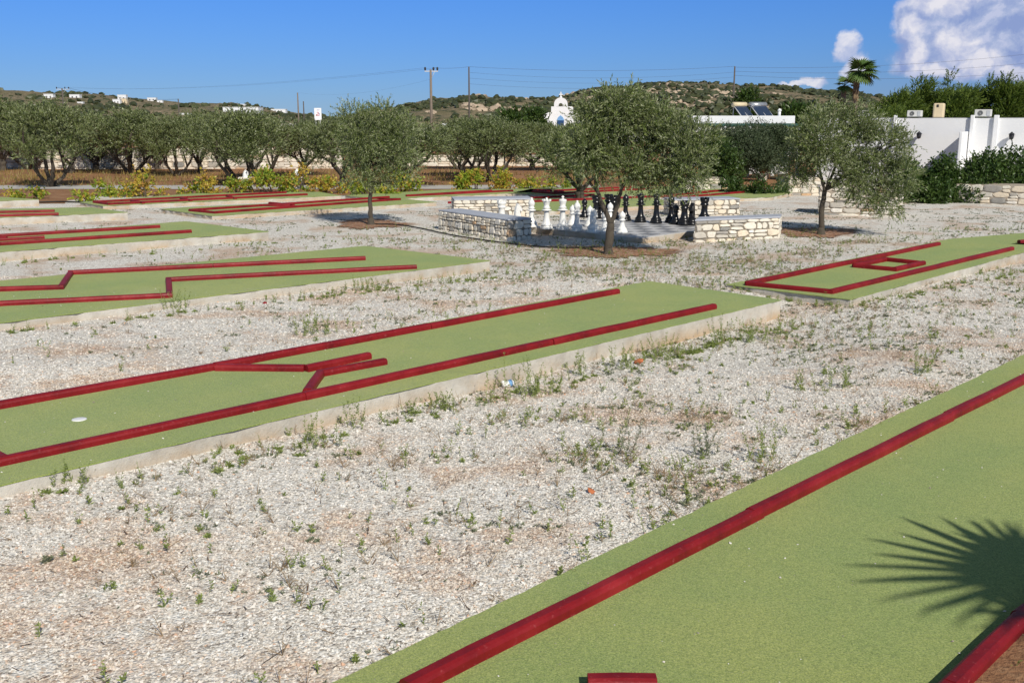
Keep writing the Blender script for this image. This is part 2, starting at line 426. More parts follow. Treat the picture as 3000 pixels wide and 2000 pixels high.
leafmat('tamarisk_leaf', (.045, .070, .030), (.10, .13, .065), None, .2)
leafmat('pine_leaf', (.060, .105, .014), (.17, .225, .035), None, .25)
leafmat('palm_leaf', (.055, .11, .022), (.13, .20, .05), None, .25)
leafmat('vine_green', (.16, .26, .03), (.46, .48, .05), None, .35)
leafmat('vine_yellow', (.52, .44, .06), (.46, .24, .07), None, .35)
leafmat('weed_green', (.15, .205, .045), (.33, .38, .12), None, .3)
leafmat('weed_dark', (.12, .14, .085), (.24, .26, .16), None, .2)
leafmat('dry_stem', (.22, .14, .08), (.36, .27, .15), None, .2)
leafmat('dry_grass_blade', (.34, .22, .08), (.24, .22, .07), None, .3)
leafmat('scrub_leaf', (.035, .045, .018), (.075, .085, .035), None, .1)
leafmat('flower_red', (.55, .05, .03), (.6, .16, .05), None, .2)

# ------------------------------------------------------------------ ground relief: measured heights of the gravel beside the slabs
FELT = 0.18
CTRL = []
def ctl(px, py, z): p = at(px, py, z); CTRL.append((p.x, p.y, z))
for c in [(0, 1470, .09), (500, 1370, .07), (1000, 1240, .04), (1500, 1130, .0), (2000, 1010, -.03), (2290, 945, -.05),
          (0, 965, .10), (500, 915, .09), (1000, 862, .06), (1437, 803, .02), (0, 770, .02), (500, 735, .02), (790, 712, .03),
          (2490, 890, .10), (2750, 835, .08), (3000, 778, .03), (2130, 842, .13), (0, 1200, .15), (900, 1010, .14), (1800, 830, .10), (1700, 900, .1),
          (970, 2000, .15), (1500, 1740, .15), (2000, 1500, .15), (2500, 1270, .14), (3000, 1040, .12), (400, 1800, .12), (1200, 1500, .08),
          (1881, 712, .0), (1500, 700, .0), (2200, 700, .0), (1087, 660, .0), (3000, 660, .05), (2405, 688, .0), (1782, 748, .0)]:
    ctl(*c)
CT = np.array(CTRL)
def gz(x, y):
    x = np.atleast_1d(np.asarray(x, float)); y = np.atleast_1d(np.asarray(y, float))
    d2 = (x[:, None] - CT[None, :, 0]) ** 2 + (y[:, None] - CT[None, :, 1]) ** 2 + .15
    w = 1 / d2 ** 1.5; w0 = 1 / 60.0
    z = (w * CT[None, :, 2]).sum(1) / (w.sum(1) + w0 * .05)
    fade = np.clip((24.5 - y) / 4, 0, 1) * np.clip((16 - np.abs(x)) / 4, 0, 1) * np.clip((y + 6) / 4, 0, 1)
    return z * fade + .012 * np.sin(x * 1.9 + y * .7) * np.sin(y * 1.6 - x * .4) * fade
def g1(x, y): return float(gz(x, y)[0])

xs = np.concatenate([-np.geomspace(4000, 17, 16), np.arange(-16, 16.01, .2), np.geomspace(17, 4000, 16)])
ys = np.concatenate([-np.geomspace(400, 6, 8), np.arange(-5, 26.01, .2), np.geomspace(27, 1400, 18)])
X, Y = np.meshgrid(xs, ys); Z = gz(X.ravel(), Y.ravel())
nx, ny = len(xs), len(ys); I = np.arange(nx * ny).reshape(ny, nx)
Fg = np.stack([I[:-1, :-1], I[:-1, 1:], I[1:, 1:], I[1:, :-1]], -1).reshape(-1, 4)
tag(link('ground', npmesh('ground', np.stack([X.ravel(), Y.ravel(), Z], 1), Fg, MATS['gravel'], smooth=True)), kind='structure')
def sheet(name, poly, z, m, div=None, rough=0, seed=0):
    rnd = random.Random(seed); P = []
    for i in range(len(poly)):
        a, b_ = Vector(poly[i][:2]), Vector(poly[(i + 1) % len(poly)][:2]); n = max(1, int((b_ - a).length / (div or 1e9)))
        for k in range(n):
            p = a.lerp(b_, k / n); P.append((p.x + rnd.uniform(-rough, rough), p.y + rnd.uniform(-rough, rough), z))
    me = bpy.data.meshes.new(name); me.from_pydata(P, [], [tuple(range(len(P)))]); me.materials.append(m)
    o = link(name, me); return o
# orchard soil, garden soil strip, path, sea
sheet('orchard_soil', [(-120, 35), (40, 35), (40, 110), (-120, 110)], .006, MATS['orchard_soil'], 1., .25, 1)['kind'] = 'structure'
p0 = at(-300, 597); p1 = at(180, 596); p2 = at(260, 575); p3 = at(1200, 572); p4 = at(1560, 560); p5 = at(2600, 560)
sheet('soil_strip', [(-60, p0.y), p0[:2], p1[:2], p2[:2], p3[:2], p4[:2], (p5.x, p5.y), (p5.x + 4, 36), (-60, 36)], .003, MATS['red_soil'], .8, .15, 2)['kind'] = 'structure'
a, b_, c_, d_ = at(-400, 554), at(1760, 555), at(1760, 543), at(-400, 544)
sheet('path', [(-50, a.y), b_[:2], c_[:2], (-50, d_.y)], .011, MATS['gray_path'], 1., .06, 3)['kind'] = 'structure'
me = bpy.data.meshes.new('sea'); me.from_pydata([(-9000, 1395, .3), (9000, 1395, .3), (12000, 15000, .3), (-12000, 15000, .3)], [], [(0, 1, 2, 3)]); me.materials.append(MATS['sea_water'])
tag(link('sea', me), kind='structure')

# ------------------------------------------------------------------ hills
def vnoise(x, y, s, seed):
    r = np.random.RandomState(seed); g = r.rand(64, 64)
    u = (x / s) % 64; v = (y / s) % 64; i = np.floor(u).astype(int); j = np.floor(v).astype(int); fu = u - i; fv = v - j
    fu = fu * fu * (3 - 2 * fu); fv = fv * fv * (3 - 2 * fv); i2 = (i + 1) % 64; j2 = (j + 1) % 64
    return (g[i, j] * (1 - fu) + g[i2, j] * fu) * (1 - fv) + (g[i, j2] * (1 - fu) + g[i2, j2] * fu) * fv
HILLS = {}
def hill(name, prof, Yc, depth, seed, amp):
    """prof: skyline as (px,py); the ridge runs at distance Yc, flanks fall off in front and behind"""
    xr = np.array([pt(a, b, Yc).x for a, b in prof]); zr = np.array([pt(a, b, Yc).z for a, b in prof])
    def h(x, y):
        s = x * Yc / np.maximum(y, Yc * .3)
        r = np.interp(x, xr, zr) ; t = np.clip(1 - np.abs(y - Yc) / depth, 0, 1); t = np.where(y > Yc, t, np.sin(t * math.pi / 2) ** 1.2)
        return (r + .6) * t - .6 + amp * (vnoise(x, y, Yc * .035, seed) + .5 * vnoise(x, y, Yc * .013, seed + 1) + .25 * vnoise(x, y, Yc * .005, seed + 2) - .85) * np.clip(t * 3, 0, 1)
    gx = np.linspace(xr[0], xr[-1], 260); gy = np.linspace(Yc - depth, Yc + depth * .6, 90)
    X, Y = np.meshgrid(gx, gy); Z = h(X.ravel(), Y.ravel()); I = np.arange(X.size).reshape(X.shape)
    Fq = np.stack([I[:-1, :-1], I[:-1, 1:], I[1:, 1:], I[1:, :-1]], -1).reshape(-1, 4)
    tag(link(name, npmesh(name, np.stack([X.ravel(), Y.ravel(), Z], 1), Fq, MATS['hillside'], smooth=True)), kind='structure')
    HILLS[name] = (h, xr[0], xr[-1], Yc, depth); return h
hR = hill('hill', [(1080, 352), (1150, 330), (1200, 318), (1280, 300), (1400, 289), (1520, 293), (1600, 297), (1660, 288), (1740, 266), (1820, 256), (1950, 254), (2100, 259), (2200, 266), (2300, 276), (2400, 284), (2500, 296), (2700, 320), (2900, 345)], 330, 150, 3, 1.6)
hL = hill('far_hill', [(-500, 280), (-200, 268), (0, 269), (130, 275), (260, 279), (400, 289), (500, 302), (560, 312), (620, 310), (700, 306), (780, 318), (850, 333), (960, 350), (1060, 354)], 850, 330, 9, 3.5)
ICO_V = []
phi = (1 + 5 ** .5) / 2
for s1 in (-1, 1):
    for s2 in (-phi, phi): ICO_V += [(0, s1, s2), (s1, s2, 0), (s2, 0, s1)]
ICO_V = np.array(ICO_V) / math.sqrt(1 + phi * phi)
bm = bmesh.new(); bmesh.ops.create_icosphere(bm, subdivisions=1, radius=1); bm.verts.ensure_lookup_table()
ICO_V = np.array([v.co[:] for v in bm.verts]); ICO_F = np.array([[v.index for v in f.verts] for f in bm.faces]); bm.free()
bm = bmesh.new(); bmesh.ops.create_icosphere(bm, subdivisions=2, radius=1); bm.verts.ensure_lookup_table()
ICO2_V = np.array([v.co[:] for v in bm.verts]); ICO2_F = np.array([[v.index for v in f.verts] for f in bm.faces]); bm.free()
OCT_V = np.array([(1, 0, 0), (0, 1, 0), (-1, 0, 0), (0, -1, 0), (0, 0, 1), (0, 0, -1)], float)
OCT_F = np.array([(0, 1, 4), (1, 2, 4), (2, 3, 4), (3, 0, 4), (1, 0, 5), (2, 1, 5), (3, 2, 5), (0, 3, 5)])
def rocks(name, P, rad, squash, m, rs, tones, base=(ICO_V, ICO_F), jit=.28, smooth=False, tilt=.5):
    """one mesh of many jittered stones"""
    bv, bf = base; n = len(P); k = len(bv)
    J = 1 + rs.uniform(-jit, jit, (n, k, 1)); V = bv[None] * J
    S = rs.uniform(.7, 1.3, (n, 1, 3)); V = V * S
    a = rs.uniform(0, 2 * math.pi, n); ti = rs.uniform(-tilt, tilt, n)
    ca, sa = np.cos(a), np.sin(a); ct, st = np.cos(ti), np.sin(ti)
    V[:, :, 2] *= squash
    y = V[:, :, 1] * ct[:, None] - V[:, :, 2] * st[:, None]; z = V[:, :, 1] * st[:, None] + V[:, :, 2] * ct[:, None]
    x = V[:, :, 0] * ca[:, None] - y * sa[:, None]; y2 = V[:, :, 0] * sa[:, None] + y * ca[:, None]
    V = np.stack([x, y2, z], -1) * rad[:, None, None] + P[:, None, :]
    Fq = (bf[None] + (np.arange(n) * k)[:, None, None]).reshape(-1, 3)
    return npmesh(name, V.reshape(-1, 3), Fq, m, tone=np.repeat(tones, k), smooth=smooth)
def scatter_hill(hname, n, seed, yfr, pxr=None):
    h, x0, x1, Yc, dp = HILLS[hname]; rs = np.random.RandomState(seed)
    x = rs.uniform(x0 * .98, x1 * .98, n); y = Yc - dp * rs.uniform(*yfr, n); z = h(x, y)
    return x, y, z, rs
x, y, z, rs = scatter_hill('hill', 9000, 5, (-.05, .85))
k = (vnoise(x, y, 14, 77) > .45) | (rs.rand(len(x)) < .12); x, y, z = x[k], y[k], z[k]
r_ = rs.uniform(.25, 1.0, len(x)) ** 1.6 * .95 + .2
o = link('hillside_scrub', rocks('hillside_scrub', np.stack([x, y, z + r_ * .25], 1), r_, .62, MATS['scrub_leaf'], rs, rs.rand(len(x)), jit=.35))
tag(o, 'low dark scrub dotted over the rocky hill behind the chapel', 'scrub', kind='stuff')
x, y, z, rs = scatter_hill('hill', 9000, 6, (-.02, .7))
ppx = x / y * F + 1500
k = (vnoise(x, y, 9, 31) > .86) | ((ppx > 1880) & (ppx < 2260) & (vnoise(x, y, 8, 33) > .6) & (z < hR(x, np.full_like(x, 330.)) * .86)) | ((ppx > 1220) & (ppx < 1560) & (vnoise(x, y * .5, 10, 35) > .8))
x, y, z, r0 = x[k], y[k], z[k], None
r_ = rs.uniform(.3, 1., len(x)) ** 2 * 1.1 + .2
simple('hill_rock', (.42, .33, .24), .95, .25, .4, .5)
o = link('hillside_rocks', rocks('hillside_rocks', np.stack([x, y, z], 1), r_, .55, MATS['hill_rock'], rs, rs.rand(len(x))))
tag(o, 'pale rock outcrops scattered over the hill behind the chapel', 'rocks', kind='stuff')
x, y, z, rs = scatter_hill('far_hill', 4200, 8, (-.05, .9))
k = (vnoise(x, y, 30, 78) > .48) | (rs.rand(len(x)) < .1); k &= vnoise(x, y, 22, 80) > .35; x, y, z = x[k], y[k], z[k]
r_ = rs.uniform(.25, 1.0, len(x)) ** 1.6 * 2.6 + .6
o = link('hillside_scrub', rocks('far_scrub', np.stack([x, y, z + r_ * .2], 1), r_, .6, MATS['scrub_leaf'], rs, rs.rand(len(x)), jit=.35))
tag(o, 'dark scrub covering the far left hill with white houses', 'scrub', kind='stuff')

# ------------------------------------------------------------------ minigolf lanes
LANE_POLY = []
def ragged(poly, step, amp, seed):
    rnd = random.Random(seed); out = []
    for i in range(len(poly)):
        a, b_ = Vector(poly[i][:2]), Vector(poly[(i + 1) % len(poly)][:2]); n = max(1, int((b_ - a).length / step)); d = (b_ - a).normalized(); nn = Vector((d.y, -d.x))
        for k in range(n):
            p = a.lerp(b_, k / n); j = 0 if k == 0 else rnd.uniform(-amp, amp); out.append(p + nn * j)
    return out
def offset(poly, dist):
    c = sum((Vector(p[:2]) for p in poly), Vector((0, 0))) / len(poly)
    return [Vector(p[:2]) + (Vector(p[:2]) - c).normalized() * dist for p in poly]
RW, RH = .078, .058
def rail_mb(a, b_, z, seed, w=RW, h=RH):
    rnd = random.Random(seed); mb = MB(); a = Vector(a[:2]); b_ = Vector(b_[:2]); d = b_ - a; L = d.length; d = d / L; nn = Vector((-d.y, d.x))
    prof = [(-.5, 0), (-.5, .62), (-.42, .86), (-.25, 1.0), (.25, 1.0), (.42, .86), (.5, .62), (.5, 0)]
    n = max(2, int(L / .35)); vs = []; fs = []
    for i in range(n + 1):
        p = a + d * (L * i / n); jx = rnd.uniform(-.003, .003); jz = rnd.uniform(-.002, .002)
        for (u, v) in prof: q_ = p + nn * (u * w + jx); vs.append((q_.x, q_.y, z + v * h + jz * (v > 0)))
    k = len(prof)
    for i in range(n):
        for j in range(k - 1): fs.append((i * k + j, (i + 1) * k + j, (i + 1) * k + j + 1, i * k + j + 1))
    fs.append(tuple(range(k))); fs.append(tuple(n * k + j for j in range(k - 1, -1, -1)))
    mb.add(vs, fs); return mb
def lane(corners, rails, label, z=FELT, zb=-.35, seed=0, rz=.03, base=True, blocks=()):
    P = [at(px, py, z)[:2] for px, py in corners]
    cx = sum(p[0] for p in P) / len(P); cy = sum(p[1] for p in P) / len(P)
    t = thing('minigolf_lane', (cx, cy, 0), label, 'minigolf lane', 'minigolf lanes laid out on the gravel')
    O = Vector((cx, cy))
    P = [Vector(p) - O for p in P]
    LANE_POLY.append([(p.x + cx, p.y + cy) for p in P])
    # orientation: make counter clockwise
    ar = sum(P[i].x * P[(i + 1) % len(P)].y - P[(i + 1) % len(P)].x * P[i].y for i in range(len(P)))
    if ar < 0: P = P[::-1]
    if base:
        mb = MB(); mb.prism(ragged(offset(P, -.016), .16, .016, seed), zb, z - .010); mb.build('concrete_slab', MATS['concrete'], t, bevel=0)
    mb = MB(); mb.prism(ragged(P, .09, .006, seed + 1), z - .008, z); mb.build('felt', MATS['felt'], t)
    s = seed * 100
    for pl in rails:
        for i in range(len(pl) - 1):
            a, b_ = at(*pl[i], z + rz), at(*pl[i + 1], z + rz)
            a = Vector(a[:2]) - O; b_ = Vector(b_[:2]) - O; d = (b_ - a).normalized()
            if len(pl) > 2:                              # corners: tuck the end under its neighbour
                if i > 0: a = a - d * RW * .45
                if i < len(pl) - 2: b_ = b_ + d * RW * .45
            Lr = (b_ - a).length; nb = max(1, int(round(Lr / 2.6))); rr_ = random.Random(s + 5); nrm = Vector((-d.y, d.x))
            cuts = [0.] + sorted((k + rr_.uniform(-.12, .12)) / nb for k in range(1, nb)) + [1.]
            for k in range(nb):
                s += 1; o0 = nrm * rr_.uniform(-.004, .004); o1 = nrm * rr_.uniform(-.004, .004); g_ = .0035 / Lr
                rail_mb(a.lerp(b_, cuts[k] + (g_ if k else 0)) + o0, a.lerp(b_, cuts[k + 1] - (g_ if k < nb - 1 else 0)) + o1, z - .002 + (i % 2) * .003 + rr_.uniform(-.002, .002), s).build('rail', MATS['red_paint'], t)
    return t, O

lane([(40, 2480), (968, 2000), (3000, 1038), (3500, 802), (4300, 930), (3002, 1835), (2700, 2115), (2000, 2900)],
     [[(1190, 2012), (2210, 1500), (3100, 1058)], [(2390, 2400), (2795, 2002), (3000, 1803), (3500, 1420)], [(1722, 1998), (1922, 1996)]],
     'nearest green felt minigolf lane, crossed by a palm frond shadow', seed=1)
# extend first rail to the frame bottom
t1, O1 = lane([(-380, 1262), (-330, 1500), (12, 1418), (2290, 878), (1902, 823), (0, 1180)],
     [[(-250, 1228), (640, 1070), (1810, 852)], [(-20, 1352), (900, 1156), (2092, 896)], [(632, 1074), (892, 1076)], [(895, 1078), (1082, 1040)], [(932, 1092), (1128, 1056)], [(900, 1146), (938, 1090)], [(-60, 1305), (10, 1345)]],
     'long middle minigolf lane with a white cup and a funnel of red boards', seed=2)
p = at(232, 1228, FELT)
mb = MB(); mb.lathe([(.052, -.01), (.052, .002), (.046, .0035), (.0, .0035)], 24); mb.build('hole', MATS['ceramic_white'], t1, loc=(p.x - O1.x, p.y - O1.y, FELT))
lane([(-250, 855), (-250, 975), (0, 945), (1437, 763), (1070, 720), (0, 822)],
     [[(-200, 856), (0, 846), (178, 840), (207, 798), (1070, 756)], [(-200, 898), (0, 888), (497, 864), (494, 818), (1220, 781)]],
     'green minigolf lane at left with zigzag red boards', seed=3)
lane([(-300, 700), (-300, 762), (0, 737), (788, 678), (545, 648), (0, 690)],
     [[(-200, 700), (0, 690), (468, 663)], [(-200, 733), (0, 714), (560, 677)], [(-150, 710), (130, 694)], [(-150, 697), (20, 696)]],
     'green minigolf lane at left with four straight red boards', seed=4)
lane([(-200, 622), (-200, 645), (0, 637), (375, 622), (265, 607), (0, 612)],
     [[(-100, 623), (160, 617)], [(-100, 634), (172, 626)]],
     'small end of a green minigolf lane at left edge, two red boards ending short', seed=5)
lane([(-200, 578), (-200, 592), (0, 588), (115, 584), (-10, 576)], [], 'bare green corner of a minigolf lane by the red soil at the far left', seed=6)
lane([(232, 592), (300, 603), (1000, 573), (935, 562), (580, 566)],
     [[(275, 591), (320, 597), (900, 569)], [(275, 591), (838, 563)], [(385, 587), (420, 594)], [(530, 580), (560, 587)], [(665, 573), (690, 581)]],
     'farthest left minigolf lane with red boards crossing it in a ladder', seed=7, z=.10)
lane([(470, 612), (620, 632), (1280, 592), (1160, 580), (560, 606)],
     [[(556, 615), (1140, 577)], [(556, 615), (630, 622), (1172, 583)], [(760, 601), (850, 601)], [(790, 594), (860, 601)]],
     'minigolf lane behind the left olive with a pointed red board end', seed=8, z=.10)
lane([(1010, 572), (1110, 584), (1560, 563), (1640, 552), (1300, 556)],
     [[(1190, 573), (1502, 558)], [(1190, 573), (1440, 558)]],
     'thin far minigolf lane right of the left olive with two red boards', seed=9, z=.10)
lane([(1500, 566), (1720, 576), (2080, 566), (1960, 545), (1560, 552)],
     [[(1560, 561), (1850, 548)], [(1560, 561), (1625, 566), (1930, 551)], [(1565, 556), (1650, 561)]],
     'far minigolf lane behind the chess board with a red arrow of boards', seed=10, z=.10)
lane([(1410, 600), (1600, 618), (2000, 597), (1890, 575), (1520, 583)],
     [[(1545, 580), (1740, 570)], [(1545, 590), (1960, 573)], [(1312, 593), (1335, 593)]],
     'minigolf lane just behind the chess board with two long red boards', seed=11, z=.10)
lane([(2000, 585), (2260, 577), (2330, 562), (2140, 549), (1930, 566)],
     [[(1960, 580), (2195, 561)], [(1960, 572), (2120, 557)]],
     'minigolf lane behind the chess board at right with two red boards', seed=12, z=.10)
lane([(2127, 833), (2490, 877), (3000, 738), (3300, 657), (2930, 688), (2780, 700)],
     [[(2188, 829), (2435, 853), (2965, 727)], [(2188, 829), (2750, 713)], [(2502, 777), (2622, 788), (2702, 770), (2595, 759), (2502, 777)]],
     'minigolf lane at right with a small square frame of red boards inside', seed=13)
lane([(2960, 714), (3100, 724), (3500, 690), (3400, 670)], [[(2985, 707), (3120, 700)]],
     'corner of a minigolf lane cut off by the right edge', seed=14, zb=-.3)

# ------------------------------------------------------------------ loose stone chips of the gravel (uncountable)
def inside(x, y, poly):
    r = np.zeros(len(x), bool); n = len(poly); j = n - 1
    for i in range(n):
        xi, yi = poly[i]; xj, yj = poly[j]
        c = ((yi > y) != (yj > y)) & (x < (xj - xi) * (y - yi) / (yj - yi + 1e-12) + xi); r ^= c; j = i
    return r
def grav_pts(n, y0, y1, rs, wfac=.64, pad=.6):
    y = np.sqrt(rs.uniform(y0 * y0, y1 * y1, n)); x = rs.uniform(-1, 1, n) * (wfac * y * 1 + pad)
    k = np.ones(n, bool)
    for poly in LANE_POLY: k &= ~inside(x, y, poly)
    return x[k], y[k]
rs = np.random.RandomState(11)
Ps = []; Rs = []
for (y0, y1, n, ra, rb) in [(2.4, 5.5, 120000, .0032, .0115), (5.5, 9, 110000, .005, .0125), (9, 15, 70000, .007, .015)]:
    x, y = grav_pts(n, y0, y1, rs); r_ = ra + (rb - ra) * rs.rand(len(x)) ** 2.0
    Ps.append(np.stack([x, y, gz(x, y) + r_ * rs.uniform(-.4, .35, len(x))], 1)); Rs.append(r_)
P = np.concatenate(Ps); r_ = np.concatenate(Rs)
o = link('gravel', rocks('gravel', P, r_, .68, MATS['stone_chips'], rs, rs.rand(len(P)), jit=.34, base=(OCT_V, OCT_F), tilt=.8))
tag(o, 'loose white and rusty stone chips covering the ground between lanes', 'gravel', kind='stuff')

# ------------------------------------------------------------------ foliage
def unit(v): return v / np.maximum(np.linalg.norm(v, axis=-1, keepdims=True), 1e-9)
def crown_np(rs, blobs, n_sh, sh_len, nleaf, ll, lw, up=.35, surf=.5, spread=.75, out=.7, gap=.0, droop=0., wind=(0, 0, 0)):
    B = np.array(blobs, float); vol = B[:, 3] * B[:, 4] * B[:, 5]; pr = vol ** .8; pr /= pr.sum()
    bi = rs.choice(len(B), n_sh, p=pr); d = unit(rs.normal(size=(n_sh, 3))); r = rs.rand(n_sh) ** surf
    base = B[bi, :3] + d * r[:, None] * B[bi, 3:6]
    if gap > 0:
        f = np.sin(base[:, 0] * 7.1 + 1.3) * np.sin(base[:, 1] * 6.3 + .4) + np.sin(base[:, 2] * 8.3 + base[:, 0] * 3.1)
        k = f > -2 + gap * 2; base = base[k]; d = d[k]; n_sh = len(base)
    sd = unit(d * out + np.array([0, 0, up]) + rs.normal(size=(n_sh, 3)) * .45 + np.array(wind))
    L = sh_len * rs.uniform(.5, 1.2, n_sh)
    t = (np.arange(nleaf)[None, :] + rs.rand(n_sh, nleaf)) / nleaf
    pos_ = base[:, None, :] + sd[:, None, :] * (t * L[:, None])[:, :, None]
    pos_[:, :, 2] -= droop * (t * L[:, None]) ** 2
    ld = unit(sd[:, None, :] + unit(rs.normal(size=(n_sh, nleaf, 3))) * spread)
    side = unit(np.cross(ld, rs.normal(size=(n_sh, nleaf, 3))))
    l = ll * rs.uniform(.7, 1.25, (n_sh, nleaf, 1)); w = lw * rs.uniform(.7, 1.25, (n_sh, nleaf, 1))
    nn = np.cross(ld, side)
    v0 = pos_; v1 = pos_ + ld * l * .45 + side * w * .5; v2 = pos_ + ld * l + nn * l * .08; v3 = pos_ + ld * l * .45 - side * w * .5
    V = np.stack([v0, v1, v2, v3], 2).reshape(-1, 3)
    m = n_sh * nleaf; Fq = np.arange(m * 4).reshape(m, 4)
    tn = np.clip(rs.rand(n_sh)[:, None] ** 1.6 * .85 + rs.rand(n_sh, nleaf) * .35 - .05, 0, 1); tn = np.repeat(tn.ravel(), 4)
    return V, Fq, tn
def merge(parts):
    V = []; Fq = []; T = []; o = 0
    for v, f, t in parts: V.append(v); Fq.append(f + o); T.append(t); o += len(v)
    return np.concatenate(V), np.concatenate(Fq), np.concatenate(T)
def crown(name, m, parent, *a, **k):
    V, Fq, T = crown_np(*a, **k); return link(name, npmesh(name, V, Fq, m, tone=T), parent)
def limb(mb, pts, r0, r1, rnd, n=7, wob=.02, seg=5):
    pts = [Vector(p) for p in pts]; P = []
    for i in range(len(pts) - 1):
        for k in range(seg): P.append(pts[i].lerp(pts[i + 1], k / seg))
    P.append(pts[-1])
    # smooth and wobble
    for _ in range(2): P = [P[0]] + [(P[i - 1] + P[i] * 2 + P[i + 1]) / 4 for i in range(1, len(P) - 1)] + [P[-1]]
    for i in range(1, len(P) - 1): P[i] = P[i] + Vector((rnd.uniform(-wob, wob), rnd.uniform(-wob, wob), 0))
    N = len(P); mb.tube(P, [(r0 + (r1 - r0) * (i / (N - 1)) ** .8) * rnd.uniform(.9, 1.12) for i in range(N)], n)

def garden_olive(bpx, bpy_, blobs_px, label, seed, trunk, n_sh=2300):
    """trunk: list of limb polylines in photo pixels relative to the tree's own depth plane"""
    b0 = at(bpx, bpy_, 0); b0.z = g1(b0.x, b0.y); d = b0.y; s = d / F * 1.0
    t = thing('olive_tree', b0, label, 'olive tree', 'single olive trees in the gravel garden')
    rnd = random.Random(seed); rs = np.random.RandomState(seed)
    def loc(px, py, dy=0.): return Vector(((px - bpx) * s * 1.02, dy, (bpy_ - py) * s * 1.0))
    mb = MB()
    for (pl, r0, r1) in trunk: limb(mb, [loc(*q_) for q_ in pl], r0, r1, rnd, 9, .012)
    # root flare
    mb.lathe([(.13, -.12), (.105, 0), (.078, .06), (.062, .16)], 10, c=(0, 0, 0))
    B = []
    for (px, py, rx, rz_) in blobs_px:
        c = loc(px, py, rnd.uniform(-.22, .22)); c.y -= .22; B.append((c.x, c.y, c.z, rx * s * .86, (rx + rz_) * .5 * s * .8, rz_ * s * .86))
    ends = [loc(*pl[-1]) for pl, _, _ in trunk]
    for bb in B:
        c = Vector(bb[:3]); e = min(ends, key=lambda q_: (q_ - c).length)
        for k in range(3):
            tip = c + Vector((rnd.uniform(-1, 1) * bb[3], rnd.uniform(-1, 1) * bb[4], rnd.uniform(.1, 1) * bb[5])) * .6
            limb(mb, [e, e.lerp(tip, .5) + Vector((0, 0, rnd.uniform(-.05, .1))), tip], .016, .005, rnd, 5, .01, 3)
    mb.build('trunk', MATS['bark'], t)
    crown('crown', MATS['olive_leaf'], t, rs, B, int(n_sh * 1.05), .27, 15, .062, .017, up=.3, surf=.36, spread=.7, gap=.45, out=.8)
    return t
garden_olive(1087, 660, [(1080, 395, 62, 66), (1125, 360, 62, 46), (1150, 440, 66, 70), (1062, 470, 52, 48), (1190, 400, 45, 55), (1045, 350, 34, 34), (1110, 500, 50, 32), (1205, 480, 32, 50), (1050, 420, 40, 60), (1062, 520, 46, 30), (1120, 520, 56, 30)],
             'slim upright olive tree at left on a disc of red soil', 21, [([(1087, 662), (1086, 600), (1089, 540), (1085, 470)], .055, .035), ([(1089, 540), (1110, 470), (1130, 400)], .03, .012), ([(1087, 530), (1068, 470), (1070, 400)], .028, .012), ([(1090, 520), (1150, 470), (1170, 430)], .025, .01)], 2000)
garden_olive(1782, 748, [(1790, 345, 92, 58), (1755, 430, 84, 74), (1880, 375, 96, 66), (1960, 405, 76, 66), (1985, 470, 66, 62), (1880, 460, 90, 66), (1730, 360, 52, 56), (2030, 420, 36, 42), (1800, 296, 60, 28), (1820, 500, 66, 36), (1930, 528, 62, 36), (1700, 440, 45, 60), (1995, 515, 52, 46), (1880, 520, 50, 34), (1750, 500, 52, 38)],
             'large forked olive tree standing in front of the chess board', 22, [([(1782, 752), (1783, 700), (1787, 655)], .082, .062), ([(1787, 658), (1762, 600), (1742, 550), (1745, 470), (1765, 400)], .048, .02), ([(1787, 658), (1806, 600), (1818, 545), (1870, 480), (1900, 420)], .046, .018), ([(1745, 560), (1700, 500), (1690, 450)], .025, .01), ([(1815, 550), (1800, 480), (1800, 380)], .025, .01), ([(1830, 530), (1930, 490), (1980, 450)], .022, .01)], 4300)
garden_olive(2405, 688, [(2415, 358, 84, 36), (2370, 415, 76, 66), (2340, 480, 56, 52), (2490, 430, 76, 72), (2565, 430, 58, 54), (2535, 500, 64, 52), (2565, 560, 38, 40), (2490, 370, 62, 42), (2440, 500, 56, 44), (2610, 420, 36, 24), (2320, 430, 36, 44), (2400, 460, 60, 50), (2312, 512, 44, 42), (2580, 585, 48, 44), (2618, 505, 40, 56), (2480, 530, 60, 44), (2520, 560, 46, 44)],
             'wind-combed olive tree at right with drooping right side', 23, [([(2405, 690), (2403, 620), (2408, 560)], .062, .046), ([(2408, 562), (2390, 500), (2385, 430)], .034, .014), ([(2408, 560), (2440, 480), (2470, 410)], .034, .014), ([(2412, 550), (2480, 500), (2540, 460)], .028, .01), ([(2408, 540), (2360, 490), (2330, 460)], .025, .01)], 3600)
for (px, py, rx, ry, nm, sd_) in [(1090, 656, 105, 15, 'slim left olive', 1), (1800, 738, 190, 17, 'large forked olive', 2), (2390, 680, 130, 14, 'right olive', 3)]:
    pts_ = []
    rnd = random.Random(sd_)
    for k in range(150):
        th = 2 * math.pi * k / 150; rr = rnd.uniform(.72, 1.12) * (1 + .12 * math.sin(3 * th + sd_) + .08 * math.sin(7 * th + 2 * sd_)); q_ = at(px + rx * rr * math.cos(th), py + ry * rr * math.sin(th), .01)
        pts_.append((q_.x, q_.y, g1(q_.x, q_.y) + .016))
    me = bpy.data.meshes.new('soil_patch'); me.from_pydata(pts_, [], [tuple(range(150))]); me.materials.append(MATS['mulch'])
    tag(link('soil_patch', me), kind='structure')

